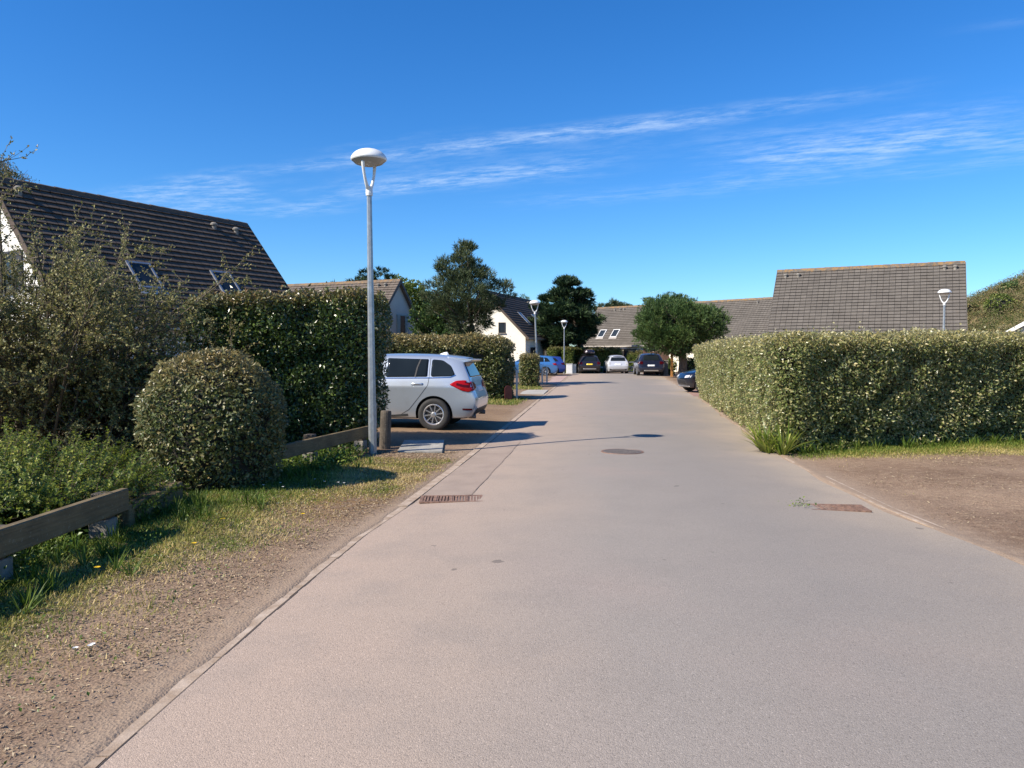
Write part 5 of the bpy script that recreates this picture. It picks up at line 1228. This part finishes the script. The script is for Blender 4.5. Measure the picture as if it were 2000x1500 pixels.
# ---------------------------------------------------------------- small things at the far end
mb = MB(); mb.box((0, 0, .40), (.50, .30, .80)); mb.box((0, 0, .815), (.56, .36, .03)); root = empty('utility_cabinet', (4.72, 63.3, 0), 0, 'white utility cabinet standing before the bright hedge end', 'utility cabinet')
mb.build('cabinet_body', M['plaster_white'], root, bevel=.01); mb = MB(); mb.box((0, -.156, .42), (.42, .012, .68)); mb.build('door', M['white_frame'], root)
root = empty('utility_cabinet', (5.12, 63.5, 0), 0, 'grey utility cabinet next to the white one', 'utility cabinet')
mb = MB(); mb.box((0, 0, .38), (.34, .28, .76)); mb.box((0, 0, .775), (.38, .32, .03)); mb.build('cabinet_body', M['galv'], root, bevel=.01); mb = MB(); mb.box((0, -.146, .40), (.27, .012, .64)); mb.build('door', M['grey_frame'], root)
root = empty('low_barrier', (7.5, 65.4, 0), 0, 'low pale wooden barrier between the dark car and the silver-white hatchback', 'barrier')
mb = MB(); mb.beam((-.6, 0, .50), (.42, 0, .50), .06, .13); mb.build('rail', M['awning'], root); mb = MB(); mb.box((.36, .05, .24), (.10, .04, .5)); mb.build('post', M['awning'], root); mb = MB(); mb.box((-.5, .05, .24), (.10, .04, .5)); mb.build('post', M['awning'], root)
# grey gate with diagonal brace behind the hatchback
root = empty('field_gate', (9.75, 64.5, 0), R(4), 'grey timber gate with diagonal brace between the hatchback and the navy car', 'gate')
mb = MB()
for z_ in (.16, .55, .95): mb.beam((0, 0, z_), (1.6, 0, z_), .05, .09)
mb.build('rails', M['galv'], root); mb = MB(); mb.beam((.02, -.06, .16), (.8, -.06, .92), .04, .08); mb.beam((.8, -.06, .92), (1.58, -.06, .16), .04, .08); mb.build('brace', M['galv'], root)
for x_ in (-.05, 1.65): mb = MB(); mb.box((x_, 0, .5), (.1, .1, 1.1)); mb.build('post', M['post_wood'], root)
# wooden shed / carport in front of the rounded pine
root = empty('wooden_shed', (11.35, 60.5, 0), R(-8), 'small brown board shed half hidden by the navy car and the pine', 'shed')
mb = MB()
for k in range(11): mb.box((.0, 0, .10 + k * .2), (1.9, .06 + .012 * (k % 2), .19))
mb.box((.95, .9, 1.1), (.06, 1.8, 2.2)); mb.box((-.95, .9, 1.1), (.06, 1.8, 2.2)); mb.build('wall', M['brown_wood'], root)
mb = MB(); mb.add([(-1.15, -.3, 2.1), (1.15, -.3, 2.62), (1.15, 2, 2.62), (-1.15, 2, 2.1), (-1.15, -.3, 2.18), (1.15, -.3, 2.70), (1.15, 2, 2.70), (-1.15, 2, 2.18)], [(3, 2, 1, 0), (4, 5, 6, 7), (0, 1, 5, 4), (1, 2, 6, 5), (2, 3, 7, 6), (3, 0, 4, 7)]); mb.build('roof', M['dark_shutter'], root)
mb = MB(); mb.box((0, 0, 1.05), (.16, .16, 2.1)); o = mb.build('gate_post', M['orange_wood'], None, bevel=.01); o.location = (11.35, 54.6, 0); tag(o, 'orange stained timber gatepost between the navy car and the iron fence', 'gatepost')
mb = MB(); mb.box((0, 0, .55), (.30, .30, 1.1)); mb.box((0, 0, 1.13), (.36, .36, .06)); o = mb.build('gate_pillar', M['concrete'], None, bevel=.01); o.location = (11.52, 57.6, 0); tag(o, 'short pale masonry pillar right beside the navy car', 'pillar')
root = empty('iron_fence', (11.55, 54.3, 0), R(-10), 'black wrought iron fence panel beneath the rounded pine', 'fence')
mb = MB()
for z_ in (.15, 1.15): mb.beam((0, 0, z_), (2.4, 0, z_), .03, .04)
mb.build('rails', M['black_iron'], root); mb = MB()
for k in range(17): mb.lathe([(.011, 0), (.011, 1.3), (.02, 1.33), (.002, 1.40)], 6, Matrix.Translation((.08 + k * .14, 0, 0)))
mb.build('bars', M['black_iron'], root)
for i, (x_, y_, r_, h_, lb) in enumerate(((12.2, 59.3, .42, 1.25, 'bright green garden shrub in front of the brown shed'), (12.6, 53.6, .75, 1.35, 'dark shrub behind the iron fence by the pine trunk'))):
    round_bush('garden_shrub', lb, (x_, y_), [(r_ * .6, .05), (r_, h_ * .4), (r_ * .9, h_ * .75), (r_ * .4, h_ * .97), (.02, h_)], M['bright' if i == 0 else 'pine'], 900, .16, .08, tintk=0, lump=.12, cat='shrub')
# things at the near foot of the rounded hedge
mb = MB(); pr = []
for k in range(13): a = math.pi * k / 12; pr.append((.13 * math.cos(a), .40 + .13 * math.sin(a)))
pr = [(.13, -.05)] + pr + [(-.13, -.05)]
mb.add([(x_, -.03, z_) for x_, z_ in pr] + [(x_, .03, z_) for x_, z_ in pr], [tuple(range(len(pr)))[::-1], tuple(range(len(pr), 2 * len(pr)))] + [(i, (i + 1) % len(pr), (i + 1) % len(pr) + len(pr), i + len(pr)) for i in range(len(pr))])
o = mb.build('marker_board', M['maroon'], None); o.location = (-.13, 26.45, 0); o.rotation_euler = (0, 0, R(20)); tag(o, 'round-topped maroon marker board against the end of the rounded hedge', 'marker')
mb = MB(); mb.box((0, 0, .5), (.07, .07, 1.1)); mb.lathe([(.05, 1.05), (.02, 1.09)], 8); o = mb.build('boundary_post', M['galv'], None); o.location = (.17, 27.0, 0); tag(o, 'slim pale grey post at the corner of the rounded hedge', 'post')
root = empty('wire_fence', (1.62, 41.2, 0), R(60), 'short pale wire fence end beside the leaning street lamp', 'fence')
for x_ in (0, .55): mb = MB(); mb.box((x_, 0, .45), (.06, .06, .95)); mb.build('post', M['galv'], root)
mb = MB()
for z_ in (.2, .5, .85): mb.beam((0, 0, z_), (.55, 0, z_), .015, .015)
mb.build('wires', M['galv'], root)
